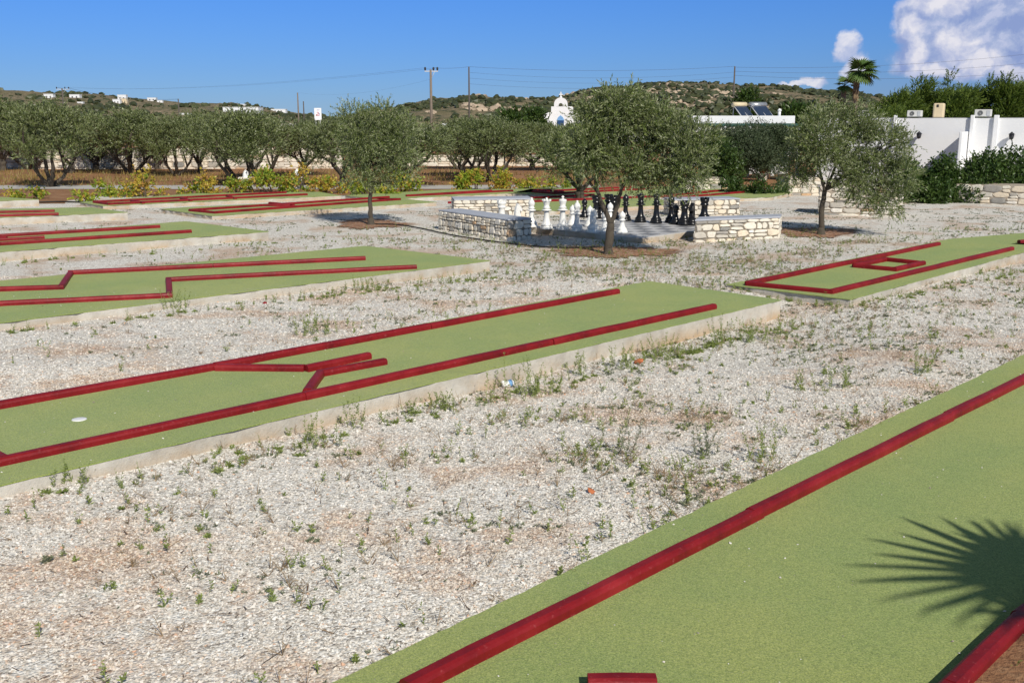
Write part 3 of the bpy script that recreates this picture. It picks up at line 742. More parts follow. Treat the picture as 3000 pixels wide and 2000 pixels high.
# orchard olives: three prototypes with open, vase-shaped trunks
def orchard_proto(seed, multi, name='olive_tree'):
    rnd = random.Random(seed); rs = np.random.RandomState(seed)
    t = thing(name, (0, 0, 0), 'x', 'olive tree', 'olive trees of the orchard')
    mb = MB(); tips = []
    h0 = .05 if multi else .55
    if not multi: limb(mb, [(0, 0, -.1), (.02, 0, .3), (0, .02, h0)], .15, .12, rnd, 8, .02)
    nl = 4
    for k in range(nl):
        a = k * 2 * math.pi / nl + rnd.uniform(-.4, .4); r1 = rnd.uniform(.35, .6); r2 = rnd.uniform(.8, 1.15)
        p = [(0, 0, h0 - .1), (r1 * math.cos(a), r1 * math.sin(a), h0 + rnd.uniform(.35, .55)), (r2 * math.cos(a), r2 * math.sin(a), rnd.uniform(1.25, 1.6)), (r2 * 1.1 * math.cos(a + .3), r2 * 1.1 * math.sin(a + .3), 2.1)]
        limb(mb, p, .085, .025, rnd, 7, .03); tips.append(p[2])
        limb(mb, [p[1], (p[1][0] * .9 + rnd.uniform(-.3, .3), p[1][1] + rnd.uniform(-.3, .3), 1.9)], .045, .015, rnd, 6, .03)
    mb.build('trunk', MATS['bark'], t)
    B = []
    for k in range(9):
        a = k * 2 * math.pi / 9 * 1.0 + rnd.uniform(-.3, .3); r = rnd.uniform(.75, 1.05)
        B.append((r * math.cos(a), r * math.sin(a), rnd.uniform(1.55, 2.2), rnd.uniform(.45, .62), rnd.uniform(.45, .62), rnd.uniform(.42, .62)))
    for k in range(5): B.append((rnd.uniform(-.5, .5), rnd.uniform(-.5, .5), rnd.uniform(2.2, 2.6), .55, .55, .4))
    for k in range(4):
        a = rnd.uniform(0, 6.28); B.append((1.15 * math.cos(a), 1.15 * math.sin(a), 1.25, .35, .35, .35))
    crown('crown', MATS['orchard_leaf'], t, rs, B, 1900, .38, 12, .10, .031, up=.62, surf=.40, spread=.65, gap=.25)
    return t
protos = [orchard_proto(31, True), orchard_proto(32, False), orchard_proto(33, True), orchard_proto(34, False)]
used = set()
ORCH = [  # px, base py, width px, top py, proto, label
    (10, 500, 190, 292, 1, 'orchard olive cut by the left edge of the picture'),
    (85, 497, 170, 330, 0, 'orchard olive with a bare Y trunk in front of the stone wall at far left'),
    (150, 548, 240, 290, 2, 'tall orchard olive with two leaning trunks beside the path at far left'),
    (210, 508, 150, 335, 3, 'shaded orchard olive right behind the two-trunked one at far left'),
    (281, 500, 190, 330, 1, 'orchard olive with a pale straight stem before the stone wall'),
    (385, 510, 230, 318, 0, 'broad orchard olive with a dark V trunk, left of the yellow vine'),
    (462, 496, 130, 345, 3, 'narrow orchard olive half hidden behind its broad neighbour'),
    (518, 516, 170, 332, 2, 'orchard olive with thin curved limbs right of the yellow vine'),
    (586, 508, 150, 322, 1, 'orchard olive on a single pale trunk, in front of the white hill houses'),
    (700, 544, 270, 318, 0, 'big orchard olive with many dark stems above the white lantern'),
    (770, 522, 200, 330, 2, 'orchard olive leaning right over the green vines'),
    (893, 516, 170, 345, 3, 'orchard olive below the white roadside sign'),
    (1004, 548, 190, 335, 1, 'dark-trunked orchard olive just left of the slim garden olive'),
    (1178, 549, 290, 340, 3, 'silvery orchard olive directly behind the slim garden olive'),
    (1345, 497, 150, 352, 2, 'small dark orchard olive far back under the two poles'),
    (1374, 518, 190, 342, 0, 'round orchard olive with spreading limbs under the two poles'),
    (1440, 535, 230, 338, 2, 'orchard olive with a leaning stem, above the yellow vines'),
    (1425, 497, 150, 350, 1, 'far orchard olive glimpsed between two round ones'),
    (1560, 500, 170, 352, 3, 'orchard olive partly hidden below the white chapel'),
    (1700, 592, 260, 352, 1, 'pale-stemmed olive behind the white chess pieces'),
    (1655, 500, 170, 365, 0, 'orchard olive beneath the chapel, behind the large forked olive'),
]
for i, (px, py, wpx, top, pi, lab) in enumerate(ORCH):
    b0 = at(px, py, 0); pr = protos[pi]
    o = pr if pi not in used else copy_tree(pr); used.add(pi)
    w_m = wpx * b0.y / F; h_m = (py - top) * b0.y / F * .95
    sx = w_m / 2.75; sz = h_m / 3.05
    o.location = b0; o.scale = (sx, sx, sz); o.rotation_euler = (0, 0, random.Random(i * 7).uniform(0, 6.28)); o['label'] = lab

# ------------------------------------------------------------------ chess set
ZB = .12
c0 = at(1881, 696, ZB)
U = Vector((math.sin(R(44)), math.cos(R(44)), 0)); Vv = Vector((-U.y, U.x, 0))
board = thing('chess_board', (c0.x, c0.y, 0), 'large square chess board of grey and pale tiles on a low slab', 'chess board', rz=math.atan2(U.y, U.x))
mb = MB(); mb.box((1.44, 1.44, -.09), (2.88, 2.88, .39)); mb.build('concrete_slab', MATS['concrete'], board, bevel=.008)
me = bpy.data.meshes.new('tiles'); mbt = MB(); mbt.box((1.44, 1.44, ZB - .012), (2.86, 2.86, .014)); o = mbt.build('tiles', MATS['board_tiles'], board)
BASE = [(.0, 0), (.118, 0), (.122, .012), (.122, .035), (.116, .048), (.104, .052), (.104, .064), (.110, .074), (.108, .090), (.088, .108)]
def prof_scaled(p, s, h): return [(r * s, z * h) for r, z in p]
P_PAWN = [(.0, 0), (.105, 0), (.108, .03), (.100, .045), (.092, .052), (.095, .072), (.075, .095), (.052, .135), (.040, .19), (.038, .225), (.062, .235), (.064, .247), (.040, .258), (.048, .275), (.060, .305), (.061, .33), (.050, .362), (.028, .385), (.016, .392), (.018, .402), (.0, .412)]
P_BISH = BASE + [(.062, .15), (.048, .22), (.042, .30), (.045, .315), (.082, .325), (.086, .340), (.050, .352), (.046, .365), (.066, .375), (.068, .387), (.044, .396), (.050, .42), (.064, .455), (.062, .485), (.044, .525), (.022, .548), (.020, .555), (.024, .57), (.016, .585), (.0, .588)]
P_QUEEN = BASE + [(.066, .15), (.052, .24), (.046, .34), (.050, .352), (.092, .362), (.096, .378), (.054, .392), (.050, .402), (.070, .410), (.072, .425), (.050, .436), (.054, .48), (.072, .540), (.082, .556), (.076, .560), (.058, .552), (.040, .568), (.018, .580), (.022, .598), (.014, .612), (.0, .615)]
P_KING = BASE + [(.068, .15), (.054, .24), (.048, .355), (.052, .367), (.095, .377), (.099, .393), (.056, .407), (.052, .417), (.073, .425), (.075, .440), (.052, .450), (.056, .50), (.074, .560), (.076, .572), (.060, .588), (.030, .598), (.018, .602), (.0, .603)]
P_ROOK = BASE + [(.070, .13), (.060, .19), (.057, .24), (.062, .25), (.082, .262), (.082, .275), (.070, .285), (.072, .305), (.088, .32), (.088, .352), (.0, .352)]
P_KNB = BASE + [(.075, .125), (.066, .135), (.0, .136)]
def piece(kind, m, loc, label, rz, group):
    t = thing('chess_' + kind, loc, label, 'chess piece', group, rz)
    mb = MB(); M = MATS[m]
    if kind == 'pawn': mb.lathe(P_PAWN, 24)
    elif kind == 'bishop':
        mb.lathe(P_BISH, 24)
    elif kind == 'queen':
        mb.lathe(P_QUEEN, 24)
        for k in range(8):
            a = k * math.pi / 4; mb.box((.076 * math.cos(a), .076 * math.sin(a), .566), (.022, .03, .03), a)
    elif kind == 'king':
        mb.lathe(P_KING, 24); c = MB(); c.box((0, 0, .628), (.022, .02, .062)); c.box((0, 0, .634), (.058, .018, .02)); c.build('cross', M, t, bevel=.003)
    elif kind == 'rook':
        mb.lathe(P_ROOK, 24)
        for k in range(6):
            a = k * math.pi / 3; mb.box((.073 * math.cos(a), .073 * math.sin(a), .365), (.028, .05, .034), a)
    elif kind == 'knight':
        mb.lathe(P_KNB, 24)
        out = [(-.062, .13), (-.072, .19), (-.066, .26), (-.050, .32), (-.026, .365), (-.012, .392), (.002, .372), (.022, .362), (.048, .338), (.078, .300), (.094, .272), (.088, .250), (.066, .246), (.046, .262), (.022, .262), (.020, .245), (.040, .215), (.058, .17), (.060, .13)]
        bm = bmesh.new(); L = []
        for yy, sc_ in ((-.042, .80), (-.026, 1.), (.026, 1.), (.042, .80)):
            L.append([bm.verts.new((.0 + x_ * sc_, yy, .25 + (z_ - .25) * (sc_ * .5 + .5))) for x_, z_ in out])
        n = len(out)
        for q_ in range(3):
            for i in range(n): bm.faces.new((L[q_][i], L[q_][(i + 1) % n], L[q_ + 1][(i + 1) % n], L[q_ + 1][i]))
        bm.faces.new(L[0][::-1]); bm.faces.new(L[3]); bmesh.ops.recalc_face_normals(bm, faces=bm.faces)
        me = bpy.data.meshes.new('head'); bm.to_mesh(me); bm.free(); me.materials.append(M)
        for p in me.polygons: p.use_smooth = False
        link('head', me, t)
    mb.build('body', M, t)
    t.scale = {'rook': (1.12, 1.12, 1.36), 'knight': (1.12, 1.12, 1.2), 'pawn': (1.08, 1.08, 1.06)}.get(kind, (1.08, 1.08, 1.04))
    return t
GW, GB = 'white chess pieces', 'black chess pieces'
WP = [('rook', 1470, 657, 'white rook at the far left end, behind the front stone bench'), ('knight', 1517, 661, 'white knight behind the front stone bench, next to the white rook'),
      ('bishop', 1557, 665, 'white bishop at the right end of the front stone bench'), ('queen', 1601, 671, 'white queen with a round coronet, left of the white king'),
      ('king', 1648, 673, 'white king with a cross, tallest white piece'), ('bishop', 1690, 677, 'white bishop just right of the white king'),
      ('knight', 1738, 681, 'white knight left of the forked olive trunk'), ('pawn', 1677, 661, 'white pawn half hidden behind the bishop right of the king'),
      ('pawn', 1728, 664, 'white pawn behind the knight by the olive trunk'), ('pawn', 1822, 683, 'white pawn right of the forked olive trunk'),
      ('pawn', 1787, 652, 'white pawn seen in the fork of the olive trunk'), ('rook', 1776, 684, 'white rook hidden behind the olive trunk')]
WP[11] = ('pawn', 1772, 681, 'white pawn mostly hidden left of the olive trunk base')
BP = [('pawn', 1712, 637, 'leftmost black pawn, standing alone left of the olive fork'), ('rook', 1746, 640, 'black rook just left of the olive fork'),
      ('rook', 1782, 636, 'black rook seen in the olive fork, the left of two'), ('rook', 1797, 640, 'black rook seen in the olive fork, the right of two'),
      ('pawn', 1760, 640, 'black pawn low behind the left olive limb'), ('bishop', 1832, 647, 'black bishop just right of the olive fork'),
      ('queen', 1876, 651, 'black queen with a round coronet, between bishop and black king'), ('king', 1922, 654, 'black king with a cross, tallest black piece'),
      ('bishop', 1965, 652, 'black bishop right of the black king'), ('pawn', 1979, 657, 'black pawn in front of the right black bishop'),
      ('rook', 2004, 660, 'black rook with the knight at the right end of the row'), ('knight', 2026, 660, 'black knight at the right end, by the right stone bench'),
      ('rook', 2062, 648, 'black rook by itself behind the right stone bench')]
rnd = random.Random(4)
# fix: king scale about 0.66 m matches the photograph
for k, px, py, lab in WP: piece(k, 'white_plastic', at(px, py, ZB - .004), lab, R(45) + rnd.uniform(-.2, .2), GW)
for k, px, py, lab in BP: piece(k, 'black_plastic', at(px, py, ZB - .004), lab, R(225) + rnd.uniform(-.3, .3), GB)

# ------------------------------------------------------------------ stone masonry
def masonry(mb, a, b_, z0, z1, rnd, ch=.13, wmin=.12, wmax=.34, prot=.03, rust=.035):
    """irregular stones on the face from a to b (outward normal on the right-hand side of a->b)"""
    a = Vector((a[0], a[1], 0)); b_ = Vector((b_[0], b_[1], 0)); d = (b_ - a); L = d.length; d.normalize(); nn = Vector((d.y, -d.x, 0))
    z = z0
    while z < z1 - .02:
        h = min(rnd.uniform(.5, 1.5) * ch, z1 - z)
        if z1 - z - h < ch * .4: h = z1 - z
        s = -rnd.uniform(0, .03)
        while s < L - .02:
            w = min(rnd.uniform(wmin, wmax), L - s)
            if L - s - w < wmin * .6: w = L - s
            sub = [(z, h)] if rnd.random() > .25 or h < .1 else [(z, h * .5), (z + h * .5, h * .5)]
            for (zz, hh) in sub:
                g = .005; o_ = prot * rnd.uniform(.5, 1.1); c = .18
                s0, s1, q0, q1 = s + g, s + w - g, zz + g * .8, zz + hh - g * .8
                j = lambda v: rnd.uniform(-v, v) * 1.7 * min(w, hh)
                outer = [(s0 + j(.1), q0 + hh * .2 + j(.1)), (s0 + w * .2 + j(.1), q0 + j(.05)), (s1 - w * .2 + j(.1), q0 + j(.05)), (s1 + j(.08), q0 + hh * .22 + j(.1)),
                         (s1 + j(.08), q1 - hh * .22 + j(.1)), (s1 - w * .2 + j(.1), q1 + j(.05)), (s0 + w * .2 + j(.1), q1 + j(.05)), (s0 + j(.08), q1 - hh * .2 + j(.1))]
                cx, cz = (s0 + s1) / 2, (q0 + q1) / 2
                V1 = [a + d * u_ + nn * -.01 + Vector((0, 0, v_)) for u_, v_ in outer]
                V2 = [a + d * (cx + (u_ - cx) * (1 - c * .4)) + nn * (o_ * .75) + Vector((0, 0, cz + (v_ - cz) * (1 - c * .5))) for u_, v_ in outer]
                V3 = [a + d * (cx + (u_ - cx) * (1 - c * 1.6)) + nn * (o_ * rnd.uniform(.9, 1.1)) + Vector((0, 0, cz + (v_ - cz) * (1 - c * 1.7))) for u_, v_ in outer]
                fs = [(i, (i + 1) % 8, 8 + (i + 1) % 8, 8 + i) for i in range(8)] + [(8 + i, 8 + (i + 1) % 8, 16 + (i + 1) % 8, 16 + i) for i in range(8)] + [tuple(16 + i for i in range(8))]
                tn = rnd.uniform(.22, .95) if rnd.random() > .1 else rnd.uniform(0, .3)
                if rnd.random() < rust: tn = 1.
                mb.add(V1 + V2 + V3, fs, tn)
            s += w
        z += h
def stone_block(name, corners, h, label, cat, group, seed, cap=None, z0=None, ch=.13, wmin=.12, wmax=.34, prot=.03, faces=None, mortar='mortar', capt=.045, over=.02):
    """corners: ground polygon (world xy); stones on every side"""
    rnd = random.Random(seed); P = [Vector((p[0], p[1])) for p in corners]
    ar = sum(P[i].x * P[(i + 1) % len(P)].y - P[(i + 1) % len(P)].x * P[i].y for i in range(len(P)))
    if ar < 0: P = P[::-1]
    O = sum(P, Vector((0, 0))) / len(P); P = [p - O for p in P]
    t = thing(name, (O.x, O.y, 0), label, cat, group)
    zb = -.15 if z0 is None else z0
    mb = MB(); mb.prism(P, zb, h - .003); mb.build('core', MATS[mortar], t)
    mb = MB(); n = len(P)
    for i in range(n): masonry(mb, P[i], P[(i + 1) % n], zb + .02, h, rnd, ch, wmin, wmax, prot)
    mb.build('stonework', MATS['wall_stone'], t)
    if cap:
        mb = MB(); C = offset(P, over)
        mb.prism(ragged(C, .2, .006, seed), h, h + capt); mb.build('cap', MATS[cap], t, bevel=.006)
    return t
def quad_wall(pa, pb, th, inward):
    a, b_ = Vector(pa[:2]), Vector(pb[:2]); d = (b_ - a).normalized(); nn = Vector((-d.y, d.x)) * inward
    return [a, b_, b_ + nn * th, a + nn * th]
GBN = 'stone benches round the chess board'
A = at(1290, 690, 0); B_ = at(1484, 709, 0)
A = at(1287, 672, 0); B_ = at(1486, 706, 0)
stone_block('stone_bench', quad_wall(A, B_, .56, 1), .39, 'front left stone bench with grey slate top, one rusty stone', 'stone bench', GBN, 51, 'slate', ch=.10, wmin=.07, wmax=.24, capt=.03, prot=.035)
A = at(2036, 709, 0); B_ = at(2280, 698, 0)
V_ = Vector((.30, .95)) * .6
stone_block('stone_bench', [A.xy, B_.xy, B_.xy + V_, A.xy + V_], .40, 'front right pale stone bench with slate top, right of the chess board', 'stone bench', GBN, 52, 'slate', ch=.125, wmin=.1, wmax=.3, capt=.03, prot=.035)
A = at(1333, 636, 0); B_ = at(1560, 633, 0)
stone_block('stone_bench', quad_wall(A, B_, .8, 1), .40, 'rear left stone bench behind the white rook and knight', 'stone bench', GBN, 53, 'slate', ch=.11, wmin=.09, wmax=.28, capt=.03)
A = at(1975, 634, 0); B_ = at(2165, 630, 0)
stone_block('stone_bench', quad_wall(A, B_, .7, 1), .38, 'rear right stone bench behind the black bishop', 'stone bench', GBN, 54, 'slate', ch=.11, wmin=.09, wmax=.28, capt=.03)

# ------------------------------------------------------------------ planters and masonry at right
GP = 'stone planters near the white buildings'
A = at(2005, 563); B_ = at(2130, 562)
stone_block('stone_planter', quad_wall(A, B_, 1.2, 1), .42, 'small stone planter wall under the dark green shrub', 'planter', GP, 61, mortar='pale_mortar', ch=.16, wmin=.18, wmax=.45)
A = at(2310, 573); B_ = at(2402, 573)
stone_block('stone_planter', quad_wall(A, B_, 1.0, 1), .55, 'low stone planter wall left of the right olive trunk', 'planter', GP, 62, mortar='pale_mortar', ch=.14, wmin=.16, wmax=.4)
A = at(2398, 628); B_ = at(2634, 636)
stone_block('stone_structure', quad_wall(A, B_, .9, 1), .72, 'chest-high stone block behind the right olive trunk', 'stone block', None, 63, cap='wall_stone', mortar='pale_mortar', ch=.19, wmin=.22, wmax=.5, prot=.04, capt=.02)
A = at(2797, 593); B_ = at(3060, 604)
stone_block('stone_planter', quad_wall(A, B_, 1.1, 1), .52, 'long stone planter wall at the right edge below the laurels', 'planter', GP, 64, mortar='pale_mortar', ch=.15, wmin=.2, wmax=.5)
# far dry-stone wall of the orchard
A = at(-500, 497); B_ = at(1010, 492)
stone_block('stone_wall', quad_wall((A.x, A.y), (B_.x, A.y + 1), .5, 1), .98, 'long cream dry-stone wall behind the left orchard', 'stone wall', None, 65, mortar='pale_mortar', ch=.2, wmin=.25, wmax=.6, prot=.05)
A = at(1180, 487); B_ = at(1640, 487)
stone_block('stone_wall', quad_wall(A, B_, .5, 1), .55, 'low cream dry-stone wall seen beneath the round orchard olives', 'stone wall', None, 66, mortar='pale_mortar', ch=.2, wmin=.25, wmax=.6, prot=.05)

# ------------------------------------------------------------------ vines, shrubs, trees at the right
def bush(name, px, py, w, h, m, label, cat, seed, n_sh=300, sl=.3, nl=9, ll=.07, lw=.05, up=.3, group=None, dep=None, spread=1.1, tops=None, stem=True, kind=None, gap=.1, surf=.45):
    b0 = at(px, py, 0); s = b0.y / F; W = w * s / 2; H = h * s; D = dep or W
    rnd = random.Random(seed); rs = np.random.RandomState(seed)
    t = thing(name, b0, label, cat, group)
    B = []; nb = max(4, int(W * 2 / .6) * 3)
    for k in range(nb):
        cx = rnd.uniform(-.75, .75) * W; cy = rnd.uniform(-.6, .6) * D; f = 1 - .45 * (cx / W) ** 2
        rr = rnd.uniform(.2, .34) * min(H, 2 * W)
        cz = rnd.uniform(.25, 1.) * (H * f) - rr * .6; B.append((cx, cy, max(cz, rr * .55), rr * 1.15, rr * 1.15, rr * .9))
    if stem:
        mb = MB()
        for bb in B[:10]: limb(mb, [(bb[0] * .2, bb[1] * .2, -.05), (bb[0] * .6, bb[1] * .6, bb[2] * .5), bb[:3]], .03, .01, rnd, 5, .02, 3)
        mb.build('stem', MATS['bark'], t)
    ms = m if isinstance(m, (list, tuple)) else [m]
    parts = crown_np(rs, B, n_sh, sl, nl, ll, lw, up=up, surf=surf, spread=spread, gap=gap)
    mi = None
    if len(ms) > 1:
        a = (np.random.RandomState(seed + 9).rand(len(parts[1]) // nl + 1) < .25).astype(int); mi = np.repeat(a, nl)[:len(parts[1])]
    link('foliage', npmesh('foliage', parts[0], parts[1], [MATS[x_] for x_ in ms], tone=parts[2], midx=mi), t)
    return t
GV = 'grape vines along the path'
VY, VG = ['vine_yellow', 'vine_green'], ['vine_green', 'vine_yellow']
for i, (px, py, w, h, m, n_, lab) in enumerate([
    (45, 583, 70, 30, VG, 60, 'small yellowing vine at the far left on red soil'), (112, 584, 50, 34, VG, 60, 'small yellowing vine right of the far left one'),
    (250, 592, 50, 44, VG, 90, 'upright yellow-green vine beside the left end of the ladder lane'), (318, 577, 110, 44, VG, 160, 'low spreading vine between the upright one and the red-yellow vine'),
    (432, 577, 150, 74, VY, 260, 'tall red and yellow vine with bare stems'), (560, 572, 90, 26, VG, 120, 'flat green vine left of the small yellow-topped vine'),
    (612, 573, 70, 70, VY, 130, 'slim vine with a yellow top below the pale-trunked olive'), (700, 566, 90, 40, VG, 160, 'low green vine in front of the white lantern'),
    (805, 564, 150, 66, VG, 420, 'large bushy green vine between the two stone pillars'), (890, 556, 50, 80, VY, 90, 'thin yellow vine climbing beside the finial pillar'),
    (950, 568, 150, 46, VY, 260, 'reddish vine left of the slim garden olive'), (1085, 574, 190, 34, VG, 420, 'flat bright green vine hedge behind the slim garden olive'),
    (1180, 568, 90, 74, VG, 220, 'yellow-green vine right of the slim garden olive'), (1395, 560, 150, 54, VG, 380, 'bright yellow-green vine under the leaning orchard olive'),
    (1490, 556, 110, 58, VY, 220, 'yellow vine on the right slope of the bright one'), (1560, 554, 110, 34, VG, 160, 'low vine left of the pale-stemmed olive'),
    (1650, 553, 90, 30, VG, 120, 'low green vine in front of the far red arrow lane')]):
    bush('vine', px, py, w, h, m, lab, 'vine', 300 + i, int(n_ * .6), .22, 7, .08, .065, .3, GV, spread=1.4, gap=.3)
def blob_shrub(px, py, w, h, m, lab, cat, seed, n_, **k): return bush('shrub', px, py, w, h, m, lab, cat, seed, n_, **k)
blob_shrub(2085, 545, 150, 135, 'shrub_leaf', 'dark green shrub above the small stone planter', 'shrub', 401, 900, sl=.3, ll=.09, lw=.045, nl=10)
blob_shrub(2140, 530, 180, 172, 'tamarisk_leaf', 'tall feathery grey-green bush under the green pergola', 'bush', 402, 3600, sl=.42, nl=12, ll=.09, lw=.03, up=.8)
blob_shrub(2235, 525, 140, 160, 'tamarisk_leaf', 'second feathery bush under the pergola, right of the tall one', 'bush', 403, 2800, sl=.42, nl=12, ll=.09, lw=.03, up=.8)
blob_shrub(2250, 575, 150, 46, 'shrub_leaf', 'low green shrub between the small planter and the right olive', 'shrub', 404, 260, sl=.25, ll=.1, lw=.04)
blob_shrub(2155, 572, 60, 60, 'shrub_leaf', 'small rounded shrub right of the small stone planter', 'shrub', 405, 220, sl=.2, ll=.07, lw=.04)
GL = 'laurel shrubs in front of the white building'
for i, (px, py, w, h, lab) in enumerate([(2655, 590, 140, 105, 'leftmost laurel beside the right olive crown'), (2745, 588, 160, 112, 'laurel under the slanting wall shadow'),
                                         (2865, 585, 180, 128, 'tall laurel below the two wall pilasters'), (2985, 585, 180, 138, 'laurel at the right edge under the second wall lamp'), (2800, 592, 150, 80, 'low laurel in the gap at the left end of the long planter')]):
    bush('shrub', px, py, w, h, 'shrub_leaf', lab, 'shrub', 420 + i, 1300, .32, 9, .10, .05, .4, GL, dep=.9)

def canopy_tree(name, bx, by, H, W, m, label, cat, group, seed, n_sh, sl, nl, ll, lw, up, wind=(0, 0, 0), low=.25):
    rnd = random.Random(seed); rs = np.random.RandomState(seed)
    t = thing(name, (bx, by, 0), label, cat, group); mb = MB()
    limb(mb, [(0, 0, -.2), (.1, 0, H * .35), (0, .1, H * .8)], .16, .05, rnd, 7, .03); B = []
    for k in range(16):
        f = rnd.random(); z = H * (low + (.92 - low) * f); rr = W * .5 * (1 - f * .75); a = rnd.uniform(0, 6.28)
        c = (rr * math.cos(a) * .8, rr * math.sin(a) * .8, z); B.append((*c, W * .17, W * .17, W * .2))
        limb(mb, [(0, 0, z * .6), c], .05, .015, rnd, 5, .03, 3)
    for k in range(7):                                        # upright plumes
        a = rnd.uniform(0, 6.28); r = rnd.uniform(0, W * .38); B.append((r * math.cos(a), r * math.sin(a), H * rnd.uniform(.86, 1.0), W * .06, W * .06, W * .17))
    mb.build('trunk', MATS['bark'], t)
    crown('crown', MATS[m], t, rs, B, n_sh, sl, nl, ll, lw, up=up, surf=.4, spread=.5, gap=.1, wind=wind)
    return t
GPN = 'evergreen trees behind the white building'
for i, (px, top, w, Y_, lab) in enumerate([(2585, 308, 110, 46, 'low evergreen just right of the palms'), (2640, 275, 170, 45, 'evergreen left of the tall twin-topped one'), (2735, 222, 160, 46, 'tall evergreen with twin tops above the left roof unit'),
                                           (2805, 262, 130, 44, 'evergreen behind the cream chimney'), (2870, 255, 150, 46, 'evergreen right of the cream chimney'), (2940, 222, 150, 45, 'tall evergreen behind the right roof unit'),
                                           (3020, 235, 160, 46, 'evergreen cut by the right edge'), (2600, 320, 150, 43, 'low front evergreen above the left roof unit')]):
    top_z = pt(px, top, Y_).z; bx = pt(px, 350, Y_).x; W = w * Y_ / F * 1.05; top_z -= .3
    canopy_tree('evergreen_tree', bx, Y_, top_z, W, 'pine_leaf', lab, 'tree', GPN, 500 + i, 2600, .38, 12, .11, .034, .7, wind=(.25, 0, 0), low=.42)
# trees/bushes behind pergola roof on the hill foot
for i, (px, top, w, Y_, lab) in enumerate([(2190, 272, 90, 90, 'round dark tree behind the solar water heaters'), (1560, 335, 100, 95, 'dark tree left of the white chapel'), (1500, 340, 90, 80, 'dark low tree two places left of the chapel'), (2330, 330, 110, 60, 'round shrub-like tree behind the left of the right olive')]):
    top_z = pt(px, top, Y_).z; bx = pt(px, 350, Y_).x
    canopy_tree('dark_tree', bx, Y_, top_z, w * Y_ / F, 'shrub_leaf', lab, 'tree', None, 520 + i, 700, .6, 8, .28, .12, .3, low=.4)

# ------------------------------------------------------------------ fan palms
def frond_np(rs, R0, n, spread, width, base_t=.0, curl=.1, fold=.12):
    """fan blade in local xy, hub at origin, pointing +x"""
    V = []; T = []
    for k in range(n):
        a = -spread / 2 + spread * (k + .5) / n + rs.uniform(-.02, .02); L = R0 * (1 - .22 * abs(a / (spread / 2)) ** 2) * rs.uniform(.9, 1.05)
        d = np.array([math.cos(a), math.sin(a), 0]); s = np.array([-math.sin(a), math.cos(a), 0])
        pr = [(0.0, .05), (.35, 1.0), (.62, .75), (.85, .4), (1.0, .03)]; base_w = width
        row = []
        for u, w in pr:
            c = d * (L * u); c[2] = -curl * R0 * u ** 2.5 + rs.uniform(-.01, .01) * u
            z = fold * base_w * (1 if k % 2 else -1)
            row.append((c - s * base_w * w * .5, c + s * base_w * w * .5 + np.array([0, 0, z * w])))
        for i in range(len(row) - 1): V += [row[i][0], row[i][1], row[i + 1][1], row[i + 1][0]]; T += [rs.rand()] * 4
    V = np.array(V); return V, np.arange(len(V)).reshape(-1, 4), np.array(T)
def place(V, M): return (np.array(M.to_3x3()) @ V.T).T + np.array(M.translation)
def fan_palm(loc, H, R0, nf, label, seed, trunk_r=.18, wind=0., group=None, skirt=True, pet=.7):
    rs = np.random.RandomState(seed); rnd = random.Random(seed)
    t = thing('fan_palm', loc, label, 'palm tree', group)
    mb = MB(); limb(mb, [(0, 0, -.2), (.05, 0, H * .5), (0, 0, H)], trunk_r * 1.2, trunk_r * .8, rnd, 9, .02, 6); mb.build('trunk', MATS['pole_wood'], t)
    parts = []; sk = []; ps = MB()
    for k in range(nf):
        az = k * 2.4 + rnd.uniform(-.3, .3); el = R(80) - (k / nf) * R(112); hub = Vector((math.cos(az) * math.cos(el), math.sin(az) * math.cos(el), math.sin(el))) * pet + Vector((wind * .5, 0, H))
        X_ = Vector((math.cos(az) * math.cos(el - .4) + wind, math.sin(az) * math.cos(el - .4), math.sin(el - .4))).normalized(); Z_ = Vector((0, 0, 1)) if abs(X_.z) < .9 else Vector((1, 0, 0)); Y_ = Z_.cross(X_).normalized(); Z_ = X_.cross(Y_)
        M = Matrix((X_, Y_, Z_)).transposed().to_4x4(); M.translation = hub
        v, f, tt = frond_np(rs, R0, 18, 3.6, R0 * .17, curl=.25); parts.append((place(v, M), f, tt)); ps.tube([(0, 0, H), hub], .018, 5)
    V, Fq, T = merge(parts); link('crown', npmesh('crown', V, Fq, MATS['palm_leaf'], tone=T), t); ps.build('frond_stalks', MATS['palm_leaf'], t)
    if skirt:
        for k in range(22):
            az = rnd.uniform(0, 6.28); v, f, tt = frond_np(rs, R0 * .55, 7, .9, R0 * .12)
            X_ = Vector((math.cos(az) * .14, math.sin(az) * .14, -1)).normalized(); Y_ = Vector((-math.sin(az), math.cos(az), 0)); Z_ = X_.cross(Y_)
            M = Matrix((X_, Y_, Z_)).transposed().to_4x4(); M.translation = Vector((math.cos(az) * .13, math.sin(az) * .13, H - rnd.uniform(.0, 1.3))); sk.append((place(v, M), f, tt))
        V, Fq, T = merge(sk); link('dead_fronds', npmesh('dead_fronds', V, Fq, MATS['dry_stem'], tone=T), t)
    return t
Yp = 62.
b0 = pt(2502, 350, Yp); fan_palm((b0.x, Yp, 0), pt(2502, 240, Yp)  .z + .5, .78, 17, 'fan palm with a full windblown crown behind the right olive', 71, .13, .6, 'pair of fan palms', pet=.42)
b0 = pt(2466, 350, Yp + 2); fan_palm((b0.x, Yp + 2, 0), pt(2466, 258, Yp).z + .15, .55, 9, 'thinner palm with brown hanging fronds left of the full one', 72, .16, .3, 'pair of fan palms', pet=.35)

